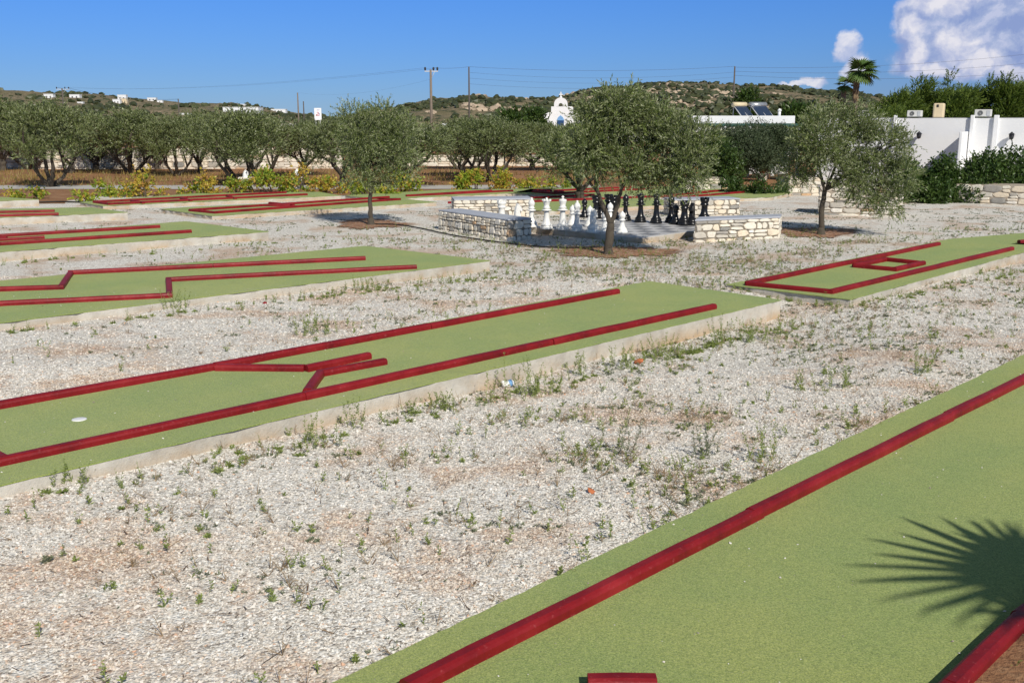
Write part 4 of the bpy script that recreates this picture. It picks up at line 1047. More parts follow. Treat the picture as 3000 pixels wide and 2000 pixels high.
# the palm beside the camera whose frond shades the nearest lane
hubS = at(3050, 1690, FELT); hgt = 2.7
hub = hubS + SUNV * (hgt / SUNV.z)
pb = Vector((hub.x + .75, hub.y - .25, 0))
t = thing('fan_palm', pb, 'fan palm just outside the right edge whose frond shadow falls on the nearest lane', 'palm tree')
rs = np.random.RandomState(5); rnd = random.Random(5)
mb = MB(); limb(mb, [(0, 0, -.2), (0, 0, 1.2), (0, 0, 2.4)], .17, .13, rnd, 10, .02); mb.build('trunk', MATS['pole_wood'], t)
loc_h = hub - pb; ps = MB(); parts = []
def frond_at(c, az, tilt, R0, n=22, spread=3.5, w=.085, curl=.08):
    v, f, tt = frond_np(rs, R0, n, spread, w, curl=curl, fold=.1)
    M = Matrix.Rotation(az, 4, 'Z') @ Matrix.Rotation(tilt, 4, 'Y'); M.translation = c
    parts.append((place(v, M), f, tt)); ps.tube([(0, 0, 2.35), Vector(c) * .6 + Vector((0, 0, 1.1)), c], .012, 6)
frond_at(loc_h, R(140), R(4), 1.02, 15, 3.0, .085)
frond_at(loc_h + Vector((.10, -.16, -.12)), R(186), R(8), .80, 12, 2.0, .07)
frond_at(loc_h + Vector((.12, .02, .15)), R(75), R(6), .7, 12, 2.2, .055)
for az, dz, rr in [(20, .3, .7), (300, .35, .7), (70, .5, .7), (250, .15, .7), (340, -.1, .7), (110, .75, .6)]:
    if az == 110: c = Vector((.35, .1, 2.7 + dz))
    else: c = Vector((math.cos(R(az)) * .65, math.sin(R(az)) * .65, 2.5 + dz))
    frond_at(c, R(az), R(10), rr, 18)
V, Fq, T = merge(parts); link('crown', npmesh('crown', V, Fq, MATS['palm_leaf'], tone=T), t); ps.build('frond_stalks', MATS['palm_leaf'], t)
# red soil in the bed beyond the last red board
q1, q2, q3 = at(2870, 2000, .12), at(3060, 1830, .12), at(3600, 1440, .12)
sheet('palm_bed_soil', [(q1.x - .9, q1.y - .9), (q1.x, q1.y), (q2.x, q2.y), (q3.x, q3.y), (q3.x + 3, q3.y - 1), (q1.x + 1.5, q1.y - 2.2)], FELT + .008, MATS['red_soil'], .2, .01, 4)['kind'] = 'structure'

# ------------------------------------------------------------------ white building at right
def wall_building(name, fx0, fx1, Ya, Yb, top_a, top_b, depth, label):
    a = pt(fx0, 350, Ya); b_ = pt(fx1, 350, Yb); za = pt(fx0, top_a, Ya).z; zb = pt(fx1, top_b, Yb).z
    t = thing(name, (a.x, a.y, 0), label, 'building'); d = Vector((b_.x - a.x, b_.y - a.y, 0)); L = d.length; d.normalize(); nn = Vector((-d.y, d.x, 0))
    z = (za + zb) / 2
    mb = MB(); P0 = Vector((0, 0, 0)); P1 = d * L
    mb.prism([P0, P1, P1 + nn * depth, P0 + nn * depth], -.3, z); mb.build('wall', MATS['white_plaster'], t)
    return t, a, d, nn, L, z
Yw = 34.
t, a0, dd, nn, L, zt = wall_building('white_building', 2400, 3400, 38., 32.8, 352, 340, 7, 'long flat-roofed white building at right with pilasters and roof units')
def onwall(px, py, off=0.):
    """point on the building's front face under a photo pixel"""
    r = ray(px, py); n2 = Vector((-dd.y, dd.x, 0)); s = (Vector((a0.x, a0.y, 0)) - Vector((0, 0, CAM_H))).dot(n2) / r.dot(n2)
    return Vector((0, 0, CAM_H)) + r * s - n2 * off - Vector((a0.x, a0.y, 0))
ang = math.atan2(dd.y, dd.x)
for px, w in ((2620, 12), (2845, 14), (2915, 18)):
    p = onwall(px, 400); mb = MB(); mb.box((p.x, p.y, (zt + .1) / 2 - .1) - nn.to_3d() * .12 if False else Vector((p.x, p.y, (zt + .1) / 2)) - nn * .06, (w * .8 * Yw / F, .12, zt + .1), ang); mb.build('pilaster', MATS['white_plaster'], t, bevel=.02)
# projecting wing wall casting the slanting shadow, recessed door behind
p = onwall(2832, 400); mb = MB(); mb.box(Vector((p.x, p.y, .95)) - nn * .85, (.1, 1.7, 1.9), ang); mb.build('wing_wall', MATS['white_plaster'], t, bevel=.02)
p = onwall(2640, 374, .03); mb = MB(); mb.box(p, (.22, .05, .10), ang); mb.build('vent', MATS['unit_dark'], t, bevel=.01)
mb = MB(); mb.box(Vector((dd * (L / 2))) + nn * 3.4 + Vector((0, 0, zt + .01)), (L - .6, 5.6, .02), ang); mb.build('roof', MATS['roof_dark'], t)
def wall_lamp(px, py, lab):
    p = onwall(px, py, 0) + Vector((a0.x, a0.y, 0)); o = thing('wall_lamp', p, lab, 'wall lamp', 'black wall lamps', ang)
    mb = MB(); mb.box((0, -.02, 0), (.07, .04, .16)); mb.tube([(0, -.02, .02), (0, -.14, .08), (0, -.2, .02)], .012, 6); mb.build('bracket', MATS['dark_metal'], o)
    mb = MB(); mb.lathe([(.02, .08), (.085, 0), (.06, -.12), (.02, -.14)], 10, c=(0, -.2, .02)); mb.lathe([(.11, 0), (.0, .1)], 10, c=(0, -.2, .04)); mb.build('lantern', MATS['dark_metal'], o)
wall_lamp(2695, 396, 'black wall lamp on the white wall left of the slanting shadow'); wall_lamp(2965, 398, 'black wall lamp near the right edge of the white wall')
def ac(px, py, w, h, lab, off=.5):
    p = onwall(px, py, 0) + Vector((a0.x, a0.y, 0)) + nn * off; s = Yw / F; W, H = w * s, h * s
    o = thing('air_conditioner', (p.x, p.y, zt + .02), lab, 'air conditioner', 'air conditioning units on the roof', ang)
    mb = MB(); mb.box((0, 0, H / 2 + .03), (W, .32, H)); mb.build('casing', MATS['unit_white'], o, bevel=.015)
    mb = MB()
    for k in range(3): mb.tube([(W * -.15 + (H * .12 + H * .1 * k) * math.cos(j * math.pi / 8), -.168, H / 2 + .03 + (H * .12 + H * .1 * k) * math.sin(j * math.pi / 8)) for j in range(17)], .008, 5)
    mb.build('fan_grille', MATS['unit_dark'], o)
    mb = MB(); mb.box((W * .33, -.165, H / 2 + .03), (W * .2, .012, H * .7)); mb.build('side_panel', MATS['grey_metal'], o)
    mb = MB(); mb.box((-W * .35, 0, .015), (.05, .34, .03)); mb.box((W * .35, 0, .015), (.05, .34, .03)); mb.build('foot', MATS['unit_dark'], o)
ac(2521, 345, 30, 20, 'left roof air conditioner, nearest the palms'); ac(2673, 342, 42, 19, 'middle roof air conditioner left of the cream chimney'); ac(2876, 336, 46, 21, 'right roof air conditioner, largest of the three')
p = onwall(2740, 340) + Vector((a0.x, a0.y, 0)) + nn * .8; o = thing('chimney', (p.x, p.y, zt), 'cream rounded chimney with one dark opening on the white roof', 'chimney', rz=ang)
mb = MB(); w_ = 17 * Yw / F; mb.lathe([(w_ * 1.05, -.02), (w_, .2), (w_ * .96, .48), (w_ * .85, .52), (0, .53)], 4); mbx = MB()
mb = MB(); mb.box((0, 0, .25), (.36, .32, .52)); mb.build('stack', MATS['cream_plaster'], o, bevel=.05); mb = MB(); mb.box((-.03, -.155, .42), (.07, .03, .09)); mb.build('opening', MATS['dark_metal'], o)
# tilted stubs on the parapet
for px in (2620, 2845): pass

# pergola wing: white roof band with green slats
Yq = 44.
a = pt(2030, 340, Yq); b_ = pt(2330, 340, Yq); zr = pt(2150, 341, Yq).z; z1 = pt(2150, 366, Yq).z
o = thing('pergola_building', (a.x, Yq, 0), 'low white building with a green slatted pergola behind the bushes', 'building'); L = b_.x - a.x
mb = MB(); mb.box((L / 2, 3, zr - .18), (L, 6, .40)); mb.build('parapet', MATS['white_plaster'], o, bevel=.02)
mb = MB(); mb.box((L / 2, 3.2, zr / 2 - .3), (L - .1, 5.4, zr - .2)); mb.build('wall', MATS['white_plaster'], o)
mb = MB()
for k in range(26): mb.box((L * (k + .5) / 26, -.55, z1 - .02), (.05, 1.2, .09))
mb.box((L / 2, -1.1, z1 + .02), (L, .08, .09)); mb.build('pergola_slats', MATS['green_slat'], o)
mb = MB()
for k in range(5): mb.box((L * (k + .1) / 4.2, -1.1, z1 / 2 - .05), (.12, .12, z1))
mb.build('pergola_posts', MATS['white_plaster'], o)
mb = MB()
for k in range(9): mb.box((L * (k + .5) / 9 , .12, 1.5), (.4, .05, 1.2))
mb.build('shutters', MATS['unit_white'], o)
def solar(px, tank_m, lab, w=1.0):
    p = pt(px, 341, Yq + 1.5); o = thing('solar_heater', (p.x, p.y, zr + .02), lab, 'solar water heater', 'solar water heaters on the roof', .45); o.scale = (.9, .9, .66)
    mb = MB(); M = Matrix.Rotation(R(50), 3, 'X')
    mb.box((0, 0, .32), (w * .85, .8, .05), M=M); mb.build('panel', MATS['solar_glass'], o)
    mb = MB(); mb.tube([(-w * .45, .35, .72), (w * .45, .35, .72)], .17, 14); mb.build('tank', MATS[tank_m], o)
    mb = MB()
    for sx in (-1, 1): mb.tube([(sx * w * .4, .4, 0), (sx * w * .4, .35, .62)], .02, 5); mb.tube([(sx * w * .44, -.28, 0), (sx * w * .44, .28, .6)], .025, 5)
    mb.tube([(0, -.28, .02), (0, .28, .62)], .02, 5)
    mb.build('frame', MATS['grey_metal'], o)
solar(2178, 'tank_cream', 'left solar water heater with cream tank', .8); solar(2232, 'tank_steel', 'right solar water heater with silver tank')
p = pt(2283, 341, Yq + .5); mb = MB(); mb.tube([(0, 0, 0), (0, 0, .22)], .06, 8); mb.lathe([(.02, .0), (.09, .02), (.07, .09), (0, .13)], 10, c=(0, 0, .2)); tag(mb.build('roof_vent', MATS['white_plaster'], None, loc=(p.x, p.y, zr)), 'small white vent cap at the right end of the pergola roof', 'vent')

# ------------------------------------------------------------------ chapel
Yc = 112.; s = Yc / F
p = pt(1642, 365, Yc); zb = p.z; o = thing('chapel', (p.x, Yc, 0), 'small white chapel with arched belfry and cross, blue door', 'chapel', rz=R(-8))
W = 98 * s
def Zp(py): return pt(1642, py, Yc).z
mb = MB()
mb.box((0, 1.8, (Zp(332)) / 2 - .25), (W, 3.6, Zp(332) + .5)); mb.build('wall', MATS['white_plaster'], o, bevel=.03)
mb = MB(); mb.box((.04 * W, .2, Zp(323)), (W * .64, .4, (332 - 312) * s)); mb.box((.04 * W, .2, Zp(334)), (W * .84, .41, 8 * s)); mb.build('gable', MATS['white_plaster'], o, bevel=.03)
# belfry: arch ring with opening
bw = 38 * s; bz0 = Zp(314); bz1 = Zp(286); th = .45
bm = bmesh.new(); N = 16; out = []; inn = []
zc = bz1 - bw * .5; ri = bw * .16
out = [(-bw / 2, bz0)] + [(bw / 2 * -math.cos(math.pi * k / N), zc + bw / 2 * math.sin(math.pi * k / N)) for k in range(N + 1)] + [(bw / 2, bz0)]
inn = [(-ri, bz0 + .12)] + [(-ri * math.cos(math.pi * k / N), zc - .1 + ri * math.sin(math.pi * k / N)) for k in range(N + 1)] + [(ri, bz0 + .12)]
mb = MB(); n = len(out)
for i in range(n - 1):
    for yy0, yy1 in ((0, th),):
        vs = [(out[i][0], yy0, out[i][1]), (out[i + 1][0], yy0, out[i + 1][1]), (inn[i + 1][0], yy0, inn[i + 1][1]), (inn[i][0], yy0, inn[i][1])]
        vs += [(v[0], yy1, v[2]) for v in vs]; mb.add(vs, [(0, 1, 2, 3), (7, 6, 5, 4), (0, 4, 5, 1), (3, 2, 6, 7), (0, 3, 7, 4), (1, 5, 6, 2)])
mb.build('belfry', MATS['white_plaster'], o)
mb = MB(); mb.lathe([(.16, 0), (.13, .06), (.09, .22), (.03, .3)], 12, c=(0, th / 2, zc - .42)); mb.build('bell', MATS['dark_metal'], o)
mb = MB(); mb.box((0, .2, Zp(278)), (.10, .10, 16 * s)); mb.box((0, .2, Zp(277)), (10 * s, .095, .10)); mb.lathe([(.16, 0), (.1, .16), (0, .18)], 10, c=(0, .2, bz1 - .03)); mb.build('cross', MATS['white_plaster'], o)
mb = MB(); mb.box((0, -.02, Zp(361)), (20 * s, .06, 14 * s)); mb.build('door', MATS['dark_blue'], o)
mb = MB(); pr = [(-11 * s, Zp(353)), (11 * s, Zp(353)), (7 * s, Zp(344)), (0, Zp(338)), (-7 * s, Zp(344))]
mb.add([(x_, -.05, z_) for x_, z_ in pr] + [(x_, .02, z_) for x_, z_ in pr], [(0, 1, 2, 3, 4), (9, 8, 7, 6, 5)] + [(i, 5 + i, 5 + (i + 1) % 5, (i + 1) % 5) for i in range(5)]); mb.build('door_arch', MATS['blue_paint'], o)

# ------------------------------------------------------------------ poles, wires, sign
def pole(px, top, Y_, r, lab, m='pole_wood', arm=False, lean=0.):
    p = pt(px, 350, Y_); H = pt(px, top, Y_).z; o = thing('utility_pole', (p.x, Y_, 0), lab, 'utility pole', 'wooden utility poles')
    mb = MB(); mb.tube([(0, 0, -.5), (lean * .5, 0, H * .5), (lean, 0, H)], [r * 1.2, r, r * .8], 8); mb.build('pole', MATS[m], o)
    if arm:
        w = 19 * Y_ / F; mb = MB(); mb.box((lean + w * .1, 0, H - .22), (w * 2.0, .1, .12)); mb.tube([(lean + .1, -.1, H - 1.1), (lean + w * .6, -.1, H - .25)], .03, 5); mb.build('crossarm', MATS['grey_metal'], o)
        for dx in (-.82, .42, 1.0):
            mb = MB(); mb.lathe([(.05, 0), (.13, .08), (.10, .18), (.15, .26), (.08, .42), (0, .44)], 8, c=(lean + w * dx, 0, H - .14)); mb.build('insulator', MATS['dark_metal'], o)
    return Vector((p.x + lean, Y_, H))
T1 = pole(1264, 204, 134, .17, 'thick utility pole with crossarm and three insulators, centre left', arm=True)
T2 = pole(1375, 196, 134, .11, 'plain dark pole right of the crossarm pole', 'dark_wood')
T3 = pole(2146, 195, 134, .11, 'plain dark pole above the solar heaters', 'dark_wood')
T4 = pole(875, 272, 200, .14, 'left of two thin poles beside the roadside sign'); T5 = pole(891, 297, 250, .15, 'right of two thin poles beside the roadside sign', 'dark_wood')
T6 = pole(190, 259, 230, .2, 'pole with crossarm rising behind the left orchard', 'dark_wood', True); T7 = pole(526, 290, 300, .2, 'short dark pole on the far left hill slope', 'dark_wood')
def wire(a, b_, sag, r, lab='thin black power line strung between poles across the sky'):
    mb = MB(); N = 16; pts = [a.lerp(b_, k / N) - Vector((0, 0, sag * 4 * (k / N) * (1 - k / N))) for k in range(N + 1)]; mb.tube(pts, r, 4)
    tag(mb.build('power_line', MATS['wire'], None), lab, 'power line', 'power lines')
up = Vector((0, 0, .25)); F1 = pt(3150, 118, 134); 
for dx in (-.7, .9): wire(T1 + Vector((dx, 0, .2)), T6 + Vector((dx * 2, 0, .2)), 1.2, .009)
wire(T1 + Vector((.4, 0, .2)), T2, .12, .016); wire(T2, T3, .5, .016)
for k in range(3): wire(T3 - Vector((0, 0, .1 + .5 * k)), pt(3200, 135 + 30 * k, 134), .9, .016)
for k in range(3): wire(T2 - Vector((0, 0, .7 + .7 * k)), T3 - Vector((0, 0, .7 + .6 * k)), .7, .012)
for k in range(2): wire(T6 + Vector((1 - 2 * k, 0, .1)), T7 + Vector((0, 0, -.2 * k)), 1.0, .025)
wire(T4, T1 - Vector((0, 0, 1.2)), 1., .006)
Ys = 120.; p = pt(932, 350, Ys); o = thing('roadside_sign', (p.x, Ys, 0), 'tall white roadside sign board with a small red and blue mark', 'sign')
zt_, zb_ = pt(932, 317, Ys).z, pt(932, 352, Ys).z; w = 20 * Ys / F
mb = MB(); mb.box((0, 0, (zt_ + zb_) / 2), (w, .14, zt_ - zb_)); mb.build('board', MATS['white_plaster'], o, bevel=.01)
mb = MB(); mb.box((-.25, .0, zb_ / 2 - .1), (.08, .1, zb_ + .2)); mb.box((.25, .0, zb_ / 2 - .1), (.08, .1, zb_ + .2)); mb.build('post', MATS['grey_metal'], o)
zc = (zt_ + zb_) / 2
mb = MB(); mb.tube([(-.22, -.08, zc - .14), (-.05, -.08, zc - .02), (.14, -.08, zc + .06), (.02, -.08, zc + .22), (-.10, -.08, zc + .14)], .028, 6); mb.tube([(-.2, -.08, zc - .16), (.2, -.08, zc - .14)], .03, 6); mb.build('red_mark', MATS['sign_red'], o)
mb = MB(); mb.tube([(.08, -.08, zc + .18), (.2, -.08, zc + .02), (.16, -.08, zc - .08)], .025, 6); mb.tube([(-.1, -.08, zc + .45), (.22, -.08, zc + .45)], .02, 6); mb.build('blue_mark', MATS['sign_blue'], o)

# ------------------------------------------------------------------ hill houses
def house(px, py, w, h, Y_, lab, m='white_plaster', win=2, hill_=hL):
    p = pt(px, py, Y_); s = Y_ / F; W, H = w * s * 1.1, h * s * 1.3; gz_ = float(hill_(np.array([p.x]), np.array([Y_]))[0]); zb = p.z - H / 2
    o = thing('hillside_house', (p.x, Y_, zb), lab, 'house', 'white houses on the far left hill')
    mb = MB(); mb.box((0, W * .3, H / 2 - 4), (W, W * .6, H + 8)); mb.build('wall', MATS[m], o)
    mb = MB(); mb.box((0, W * .3, H + .15), (W + .3, W * .6 + .3, .3)); mb.build('roof', MATS[m], o)
    for k in range(win):
        mb = MB(); mb.box((-W / 2 + W * (k + .7) / (win + .4), -.05, H * .55), (min(1.3, W * .14), .12, min(1.5, H * .35))); mb.build('window', MATS['unit_dark'], o)
def hillY(px, py, hh, Yc, dp):
    for f in np.linspace(.9, -.05, 80):
        Y_ = Yc - dp * f; p = pt(px, py, Y_)
        if float(hh(np.array([p.x]), np.array([Y_]))[0]) >= p.z: return Y_
    return Yc - 2
for i, (px, py, w, h, lab) in enumerate([(142, 285, 24, 12, 'white house with dark roof shadow, leftmost large one on the far hill'), (120, 285, 9, 5, 'tiny white hut left of the leftmost large house'), (108, 312, 14, 5, 'low white house below the leftmost large house'),
     (218, 285, 26, 10, 'wide white house right of the crossarm pole'), (235, 304, 15, 6, 'small white house below the wide one'), (357, 290, 22, 16, 'tall white block, upper of a pair mid-hill'), (341, 301, 19, 13, 'white block at lower left of the tall pair'), (362, 300, 16, 14, 'cream block at lower right of the tall pair'),
     (444, 293, 22, 8, 'white house on the ridge right of the pair'), (468, 299, 14, 6, 'small white house on the ridge slope, lower right'), (540, 338, 28, 7, 'low white house just above the orchard tops'),
     (705, 327, 92, 17, 'long white hotel block behind the orchard tops'), (706, 309, 22, 4, 'thin white house on the crest above the long block'), (815, 327, 38, 9, 'white house right of the long block')]):
    house(px, py, w, h, hillY(px, py + h * .3, hL, 850, 330), lab, win=4 if w > 50 else (2 if w > 15 else 1), m='white_plaster' if i != 7 else 'cream_plaster')
Yh = 200; p = pt(1310, 371, Yh)
house(1308, 372, 20, 7, 180, 'small white hut at the foot of the right hill', win=1, hill_=hR)

# ------------------------------------------------------------------ garden furniture at back
def pillar(px, py, w, h, lab, top):
    b0 = at(px, py); s = b0.y / F; W, H = w * s, h * s
    rnd = random.Random(px); o = thing('stone_pillar', b0, lab, 'stone pillar', 'stone pillars in the vines', .2)
    c = [(-W / 2, -W / 2), (W / 2, -W / 2), (W / 2, W / 2), (-W / 2, W / 2)]
    mb = MB(); mb.prism(c, -.1, H - .003); mb.build('core', MATS['pale_mortar'], o); mb = MB()
    for i in range(4): masonry(mb, c[i], c[(i + 1) % 4], 0, H, rnd, .12, .12, .25, .02)
    mb.build('stonework', MATS['wall_stone'], o)
    mb = MB(); mb.box((0, 0, H + .025), (W + .1, W + .1, .05)); mb.build('cap', MATS['wall_stone'], o, bevel=.01)
    mb = MB()
    if top == 'urn': mb.lathe([(.06, .05), (.10, .07), (.05, .1), (.12, .16), (.17, .24), (.17, .3), (.1, .36), (.06, .38), (.07, .42), (0, .45)], 14, c=(0, 0, H))
    else:
        mb.lathe([(.2, .05), (.2, .08), (.14, .1), (.12, .3), (.0, .42)], 4, c=(0, 0, H))
    fo = mb.build('finial', MATS['ceramic_white'], o); fo.scale = (.75, .75, .75); fo.location = (0, 0, H * .25)
pillar(722, 550, 34, 26, 'stone pillar with a pointed white lantern top', 'lantern'); pillar(873, 552, 26, 28, 'stone pillar with a rounded white finial', 'urn')
# orange post lamp and pots
b0 = at(2031, 573); s = b0.y / F
o = thing('orange_post', b0, 'orange-red metal post with a box top beside the small planter', 'post'); mb = MB()
mb.tube([(0, 0, 0), (0, 0, 38 * s)], .035, 8); mb.box((0, 0, .02), (.3, .3, .04)); mb.build('post', MATS['orange_paint'], o)
mb = MB(); mb.box((0, 0, 68 * s), (18 * s * 1.1, .16, 34 * s)); mb.box((0, -.09, 68 * s), (12 * s, .02, 24 * s)); mb.build('box', MATS['orange_paint'], o, bevel=.01)
def pot(px, py, w, h, lab, flower=True, base=None):
    b0 = at(px, py); s = b0.y / F; W = w * s / 2; H = h * s; z0 = 0
    if base: z0 = base * s; o2 = thing('stone_plinth', b0, 'square stone plinth under the red-flowered pot', 'plinth'); mb = MB(); c = [(-W, -W), (W, -W), (W, W), (-W, W)]; mb.prism(c, -.1, z0 - .003); mb.build('core', MATS['pale_mortar'], o2); mb = MB(); [masonry(mb, c[i], c[(i + 1) % 4], 0, z0, random.Random(5), .13, .12, .3, .02) for i in range(4)]; mb.build('stonework', MATS['wall_stone'], o2)
    o = thing('flower_pot', b0 + Vector((0, 0, z0)), lab, 'flower pot', 'terracotta pots by the white buildings')
    mb = MB(); mb.lathe([(W * .6, 0), (W * .9, H * .85), (W, H * .86), (W, H), (W * .85, H), (W * .8, H * .9)], 16); mb.build('pot', MATS['terracotta'], o)
    V, Fq, T = crown_np(np.random.RandomState(px), [(0, 0, H + W * .6, W * .8, W * .8, W * .6)], 60, .15, 6, .08, .06, spread=1.2)
    link('flowers', npmesh('flowers', V, Fq, [MATS['flower_red'], MATS['shrub_leaf']], tone=T, midx=(np.arange(len(Fq)) // 6 % 2)), o)
pot(2232, 530, 22, 10, 'terracotta pot with red flowers on a stone plinth', base=22); pot(2352, 528, 18, 18, 'terracotta pot left of the right olive trunk'); pot(2172, 520, 16, 8, 'low terracotta pot half hidden by the feathery bush')

# ------------------------------------------------------------------ hoses, litter
def hose(pts, r, lab, name='hose'):
    P = [at(px, py, 0) for px, py in pts]; Q = []
    for i in range(len(P) - 1):
        p0_ = P[max(i - 1, 0)]; p1_ = P[i]; p2_ = P[i + 1]; p3_ = P[min(i + 2, len(P) - 1)]
        for k in range(8):
            t_ = k / 8; v = .5 * ((2 * p1_) + (p2_ - p0_) * t_ + (2 * p0_ - 5 * p1_ + 4 * p2_ - p3_) * t_ ** 2 + (3 * p1_ - p0_ - 3 * p2_ + p3_) * t_ ** 3)
            v.z = g1(v.x, v.y) + r + .012; Q.append(v)
    mb = MB(); mb.tube(Q, r, 6); tag(mb.build(name, MATS['black_rubber'], None), lab, name)
hose([(1100, 660), (1180, 664), (1300, 688), (1420, 708), (1560, 724), (1680, 730), (1770, 728)], .016, 'thin black irrigation hose from the slim olive to the forked olive')
hose([(112, 596), (180, 594), (240, 596), (300, 598)], .02, 'short black hose on the gravel by the far left lane')
def mesh_thing(name, mb, m, loc, lab, cat, bevel=0): tag(mb.build(name, MATS[m], None, bevel=bevel, loc=loc), lab, cat)
p = at(1488, 1133, 0); z = g1(p.x, p.y)
o = thing('drink_can', (p.x, p.y, z + .03), 'crushed white and blue can lying in the weeds by the slab', 'can', rz=.4)
mb = MB(); mb.tube([(-.055, 0, 0), (-.05, 0, .002), (-.01, 0, -.006), (.03, 0, .003), (.055, 0, 0)], [.024, .032, .028, .032, .025], 12); mb.build('body', MATS['ceramic_white'], o); mb = MB(); mb.tube([(.004, 0, 0), (.034, 0, .003)], [.030, .0335], 12); mb.build('band', MATS['blue_paint'], o)
def chunk(px, py, r, m, lab, name, cat, seed=1):
    p = at(px, py, .05); z = g1(p.x, p.y); rs = np.random.RandomState(seed)
    me = rocks(name, np.array([[0, 0, 0.]]), np.array([r]), .55, MATS[m], rs, np.array([.97]), base=(ICO_V, ICO_F)); o = link(name, me); o.location = (p.x, p.y, z + r * .4); tag(o, lab, cat)
chunk(1872, 1056, .06, 'terracotta', 'rusty brick fragment beside the weeds near the right slab end', 'brick_fragment', 'brick fragment', 2)
chunk(777, 896, .03, 'red_paint', 'small crimson fragment beside the zigzag lane slab', 'red_fragment', 'fragment', 3)
chunk(1733, 1479, .022, 'terracotta', 'bright orange stone alone on the white gravel', 'orange_stone', 'stone', 4)
chunk(2900, 2010, .05, 'terracotta', 'stone', 'orange_stone', 'stone', 4) if False else None
hp = at(100, 1440, .1)

# ------------------------------------------------------------------ weeds
def sprig_np(rs, base, h, n, spread, ll, lw, lean=.2, stems=1):
    """upright leafy weed; returns leaves and stems as quads"""
    parts = []
    for s_ in range(stems):
        d = unit(np.array([rs.normal() * lean, rs.normal() * lean, 1.])); hh = h * rs.uniform(.6, 1.1)
        t = np.sort(rs.rand(n)); c = base + d * (t * hh)[:, None]
        ld = unit(rs.normal(size=(n, 3)) * np.array([1, 1, .4]) * spread + np.array([0, 0, .7])); side = unit(np.cross(ld, rs.normal(size=(n, 3))))
        l = ll * (1.15 - .6 * t)[:, None] * rs.uniform(.7, 1.2, (n, 1)); w = lw
        V = np.stack([c, c + ld * l * .5 + side * w * .5, c + ld * l, c + ld * l * .5 - side * w * .5], 1).reshape(-1, 3)
        sd_ = unit(np.cross(d, rs.normal(size=3))) * .0022
        sv = np.array([base - sd_, base + sd_, base + d * hh + sd_ * .3, base + d * hh - sd_ * .3])
        V = np.concatenate([V, sv]); parts.append((V, np.arange(len(V)).reshape(-1, 4), np.repeat(rs.rand(len(V) // 4) * .6 + rs.rand() * .4, 4)))
    return merge(parts)
rs = np.random.RandomState(91)
def weed_field(n, y0, y1, mode, seed, side=None):
    rs = np.random.RandomState(seed); parts = []
    x, y = grav_pts(n * 6, y0, y1, rs, .56, .2); pat = vnoise(x + 50, y + 50, .5, 12) * .6 + vnoise(x + 50, y + 50, 1.9, 13) * .4
    px = x / y * F * 1.0 + 1500
    dens = np.clip((pat - .34) * 2.2, 0.10, 1) * np.clip(.2 + (px - 300) / 1800., .08, 1.2)
    k = rs.rand(len(x)) < dens; x, y = x[k][:n], y[k][:n]; z = gz(x, y)
    for i in range(len(x)):
        b_ = np.array([x[i], y[i], z[i]])
        if mode == 'sprig': parts.append(sprig_np(rs, b_, rs.uniform(.03, .17) * rs.uniform(.5, 1.), int(rs.randint(8, 20)), 1., .028, .008, .25, rs.randint(1, 3)))
        elif mode == 'crumb': parts.append(sprig_np(rs, b_ + np.array([0, 0, .006]), .016, int(rs.randint(3, 8)), 1.8, .016, .006, 1.8, 1))
        elif mode == 'mat':
            rr = rs.uniform(.02, .085)
            for _ in range(int(rs.randint(2, 7))):
                parts.append(sprig_np(rs, b_ + np.array([rs.normal() * rr, rs.normal() * rr * .7, .002]), rs.uniform(.012, .035), int(rs.randint(6, 15)), 1.8, rs.uniform(.014, .034), .008, 1.6, 1))
        else: parts.append(sprig_np(rs, b_, rs.uniform(.05, .16), 3, 1.2, .045, .0035, .9, rs.randint(2, 5)))
    return merge(parts)
def stuff(name, parts, m, lab, cat):
    V, Fq, T = merge(parts) if isinstance(parts, list) else parts; tag(link(name, npmesh(name, V, Fq, MATS[m], tone=T)), lab, cat, kind='stuff')
stuff('small_weeds', [weed_field(520, 3.5, 8, 'sprig', 1), weed_field(1900, 8, 22, 'sprig', 2)], 'weed_green', 'small upright green weeds sprouting through the gravel', 'weeds')
stuff('creeping_weeds', [weed_field(150, 3.2, 8, 'mat', 3), weed_field(900, 2.8, 9, 'crumb', 33), weed_field(2600, 8, 27, 'mat', 4)], 'weed_dark', 'flat grey-green creeping weeds on the gravel', 'weeds')
stuff('dry_stalks', [weed_field(700, 2.8, 8, 'dry', 5), weed_field(1800, 8, 20, 'dry', 6)], 'dry_stem', 'dry brown stalks and twigs on the gravel', 'dry stalks')
# weeds along the slab feet
def edge_weeds(segs, n, seed):
    rs = np.random.RandomState(seed); parts = []
    for (x0, y0, x1, y1, zz, k_) in segs:
        A_, B2 = at(x0, y0, zz), at(x1, y1, zz)
        for _ in range(int(n * k_)):
            t_ = (int(rs.rand() * 9) + .5 + rs.normal() * .22) / 9; p = A_.lerp(B2, t_) + Vector((rs.uniform(0, .28), -rs.uniform(0.02, .28), 0)); b_ = np.array([p.x, p.y, g1(p.x, p.y)])
            parts.append(sprig_np(rs, b_, rs.uniform(.04, .17), 16, 1., .024, .006, .3, 2) if rs.rand() < .6 else sprig_np(rs, b_, .03, 20, 2.5, .05, .01, 2.2, 2))
    return parts
SEG = [(2290, 945, 1800, 1065, -.02, 1.3), (1800, 1065, 900, 1270, .03, .6), (900, 1270, 0, 1470, .08, .35), (1437, 803, 700, 893, .05, 1.), (700, 893, 0, 965, .1, .4), (3000, 778, 2490, 890, .08, 1.), (2490, 890, 2130, 842, .12, .5), (790, 712, 0, 770, .02, .7)]
stuff('edge_weeds', edge_weeds(SEG, 70, 8), 'weed_green', 'green weeds crowding the foot of the concrete slabs', 'weeds')
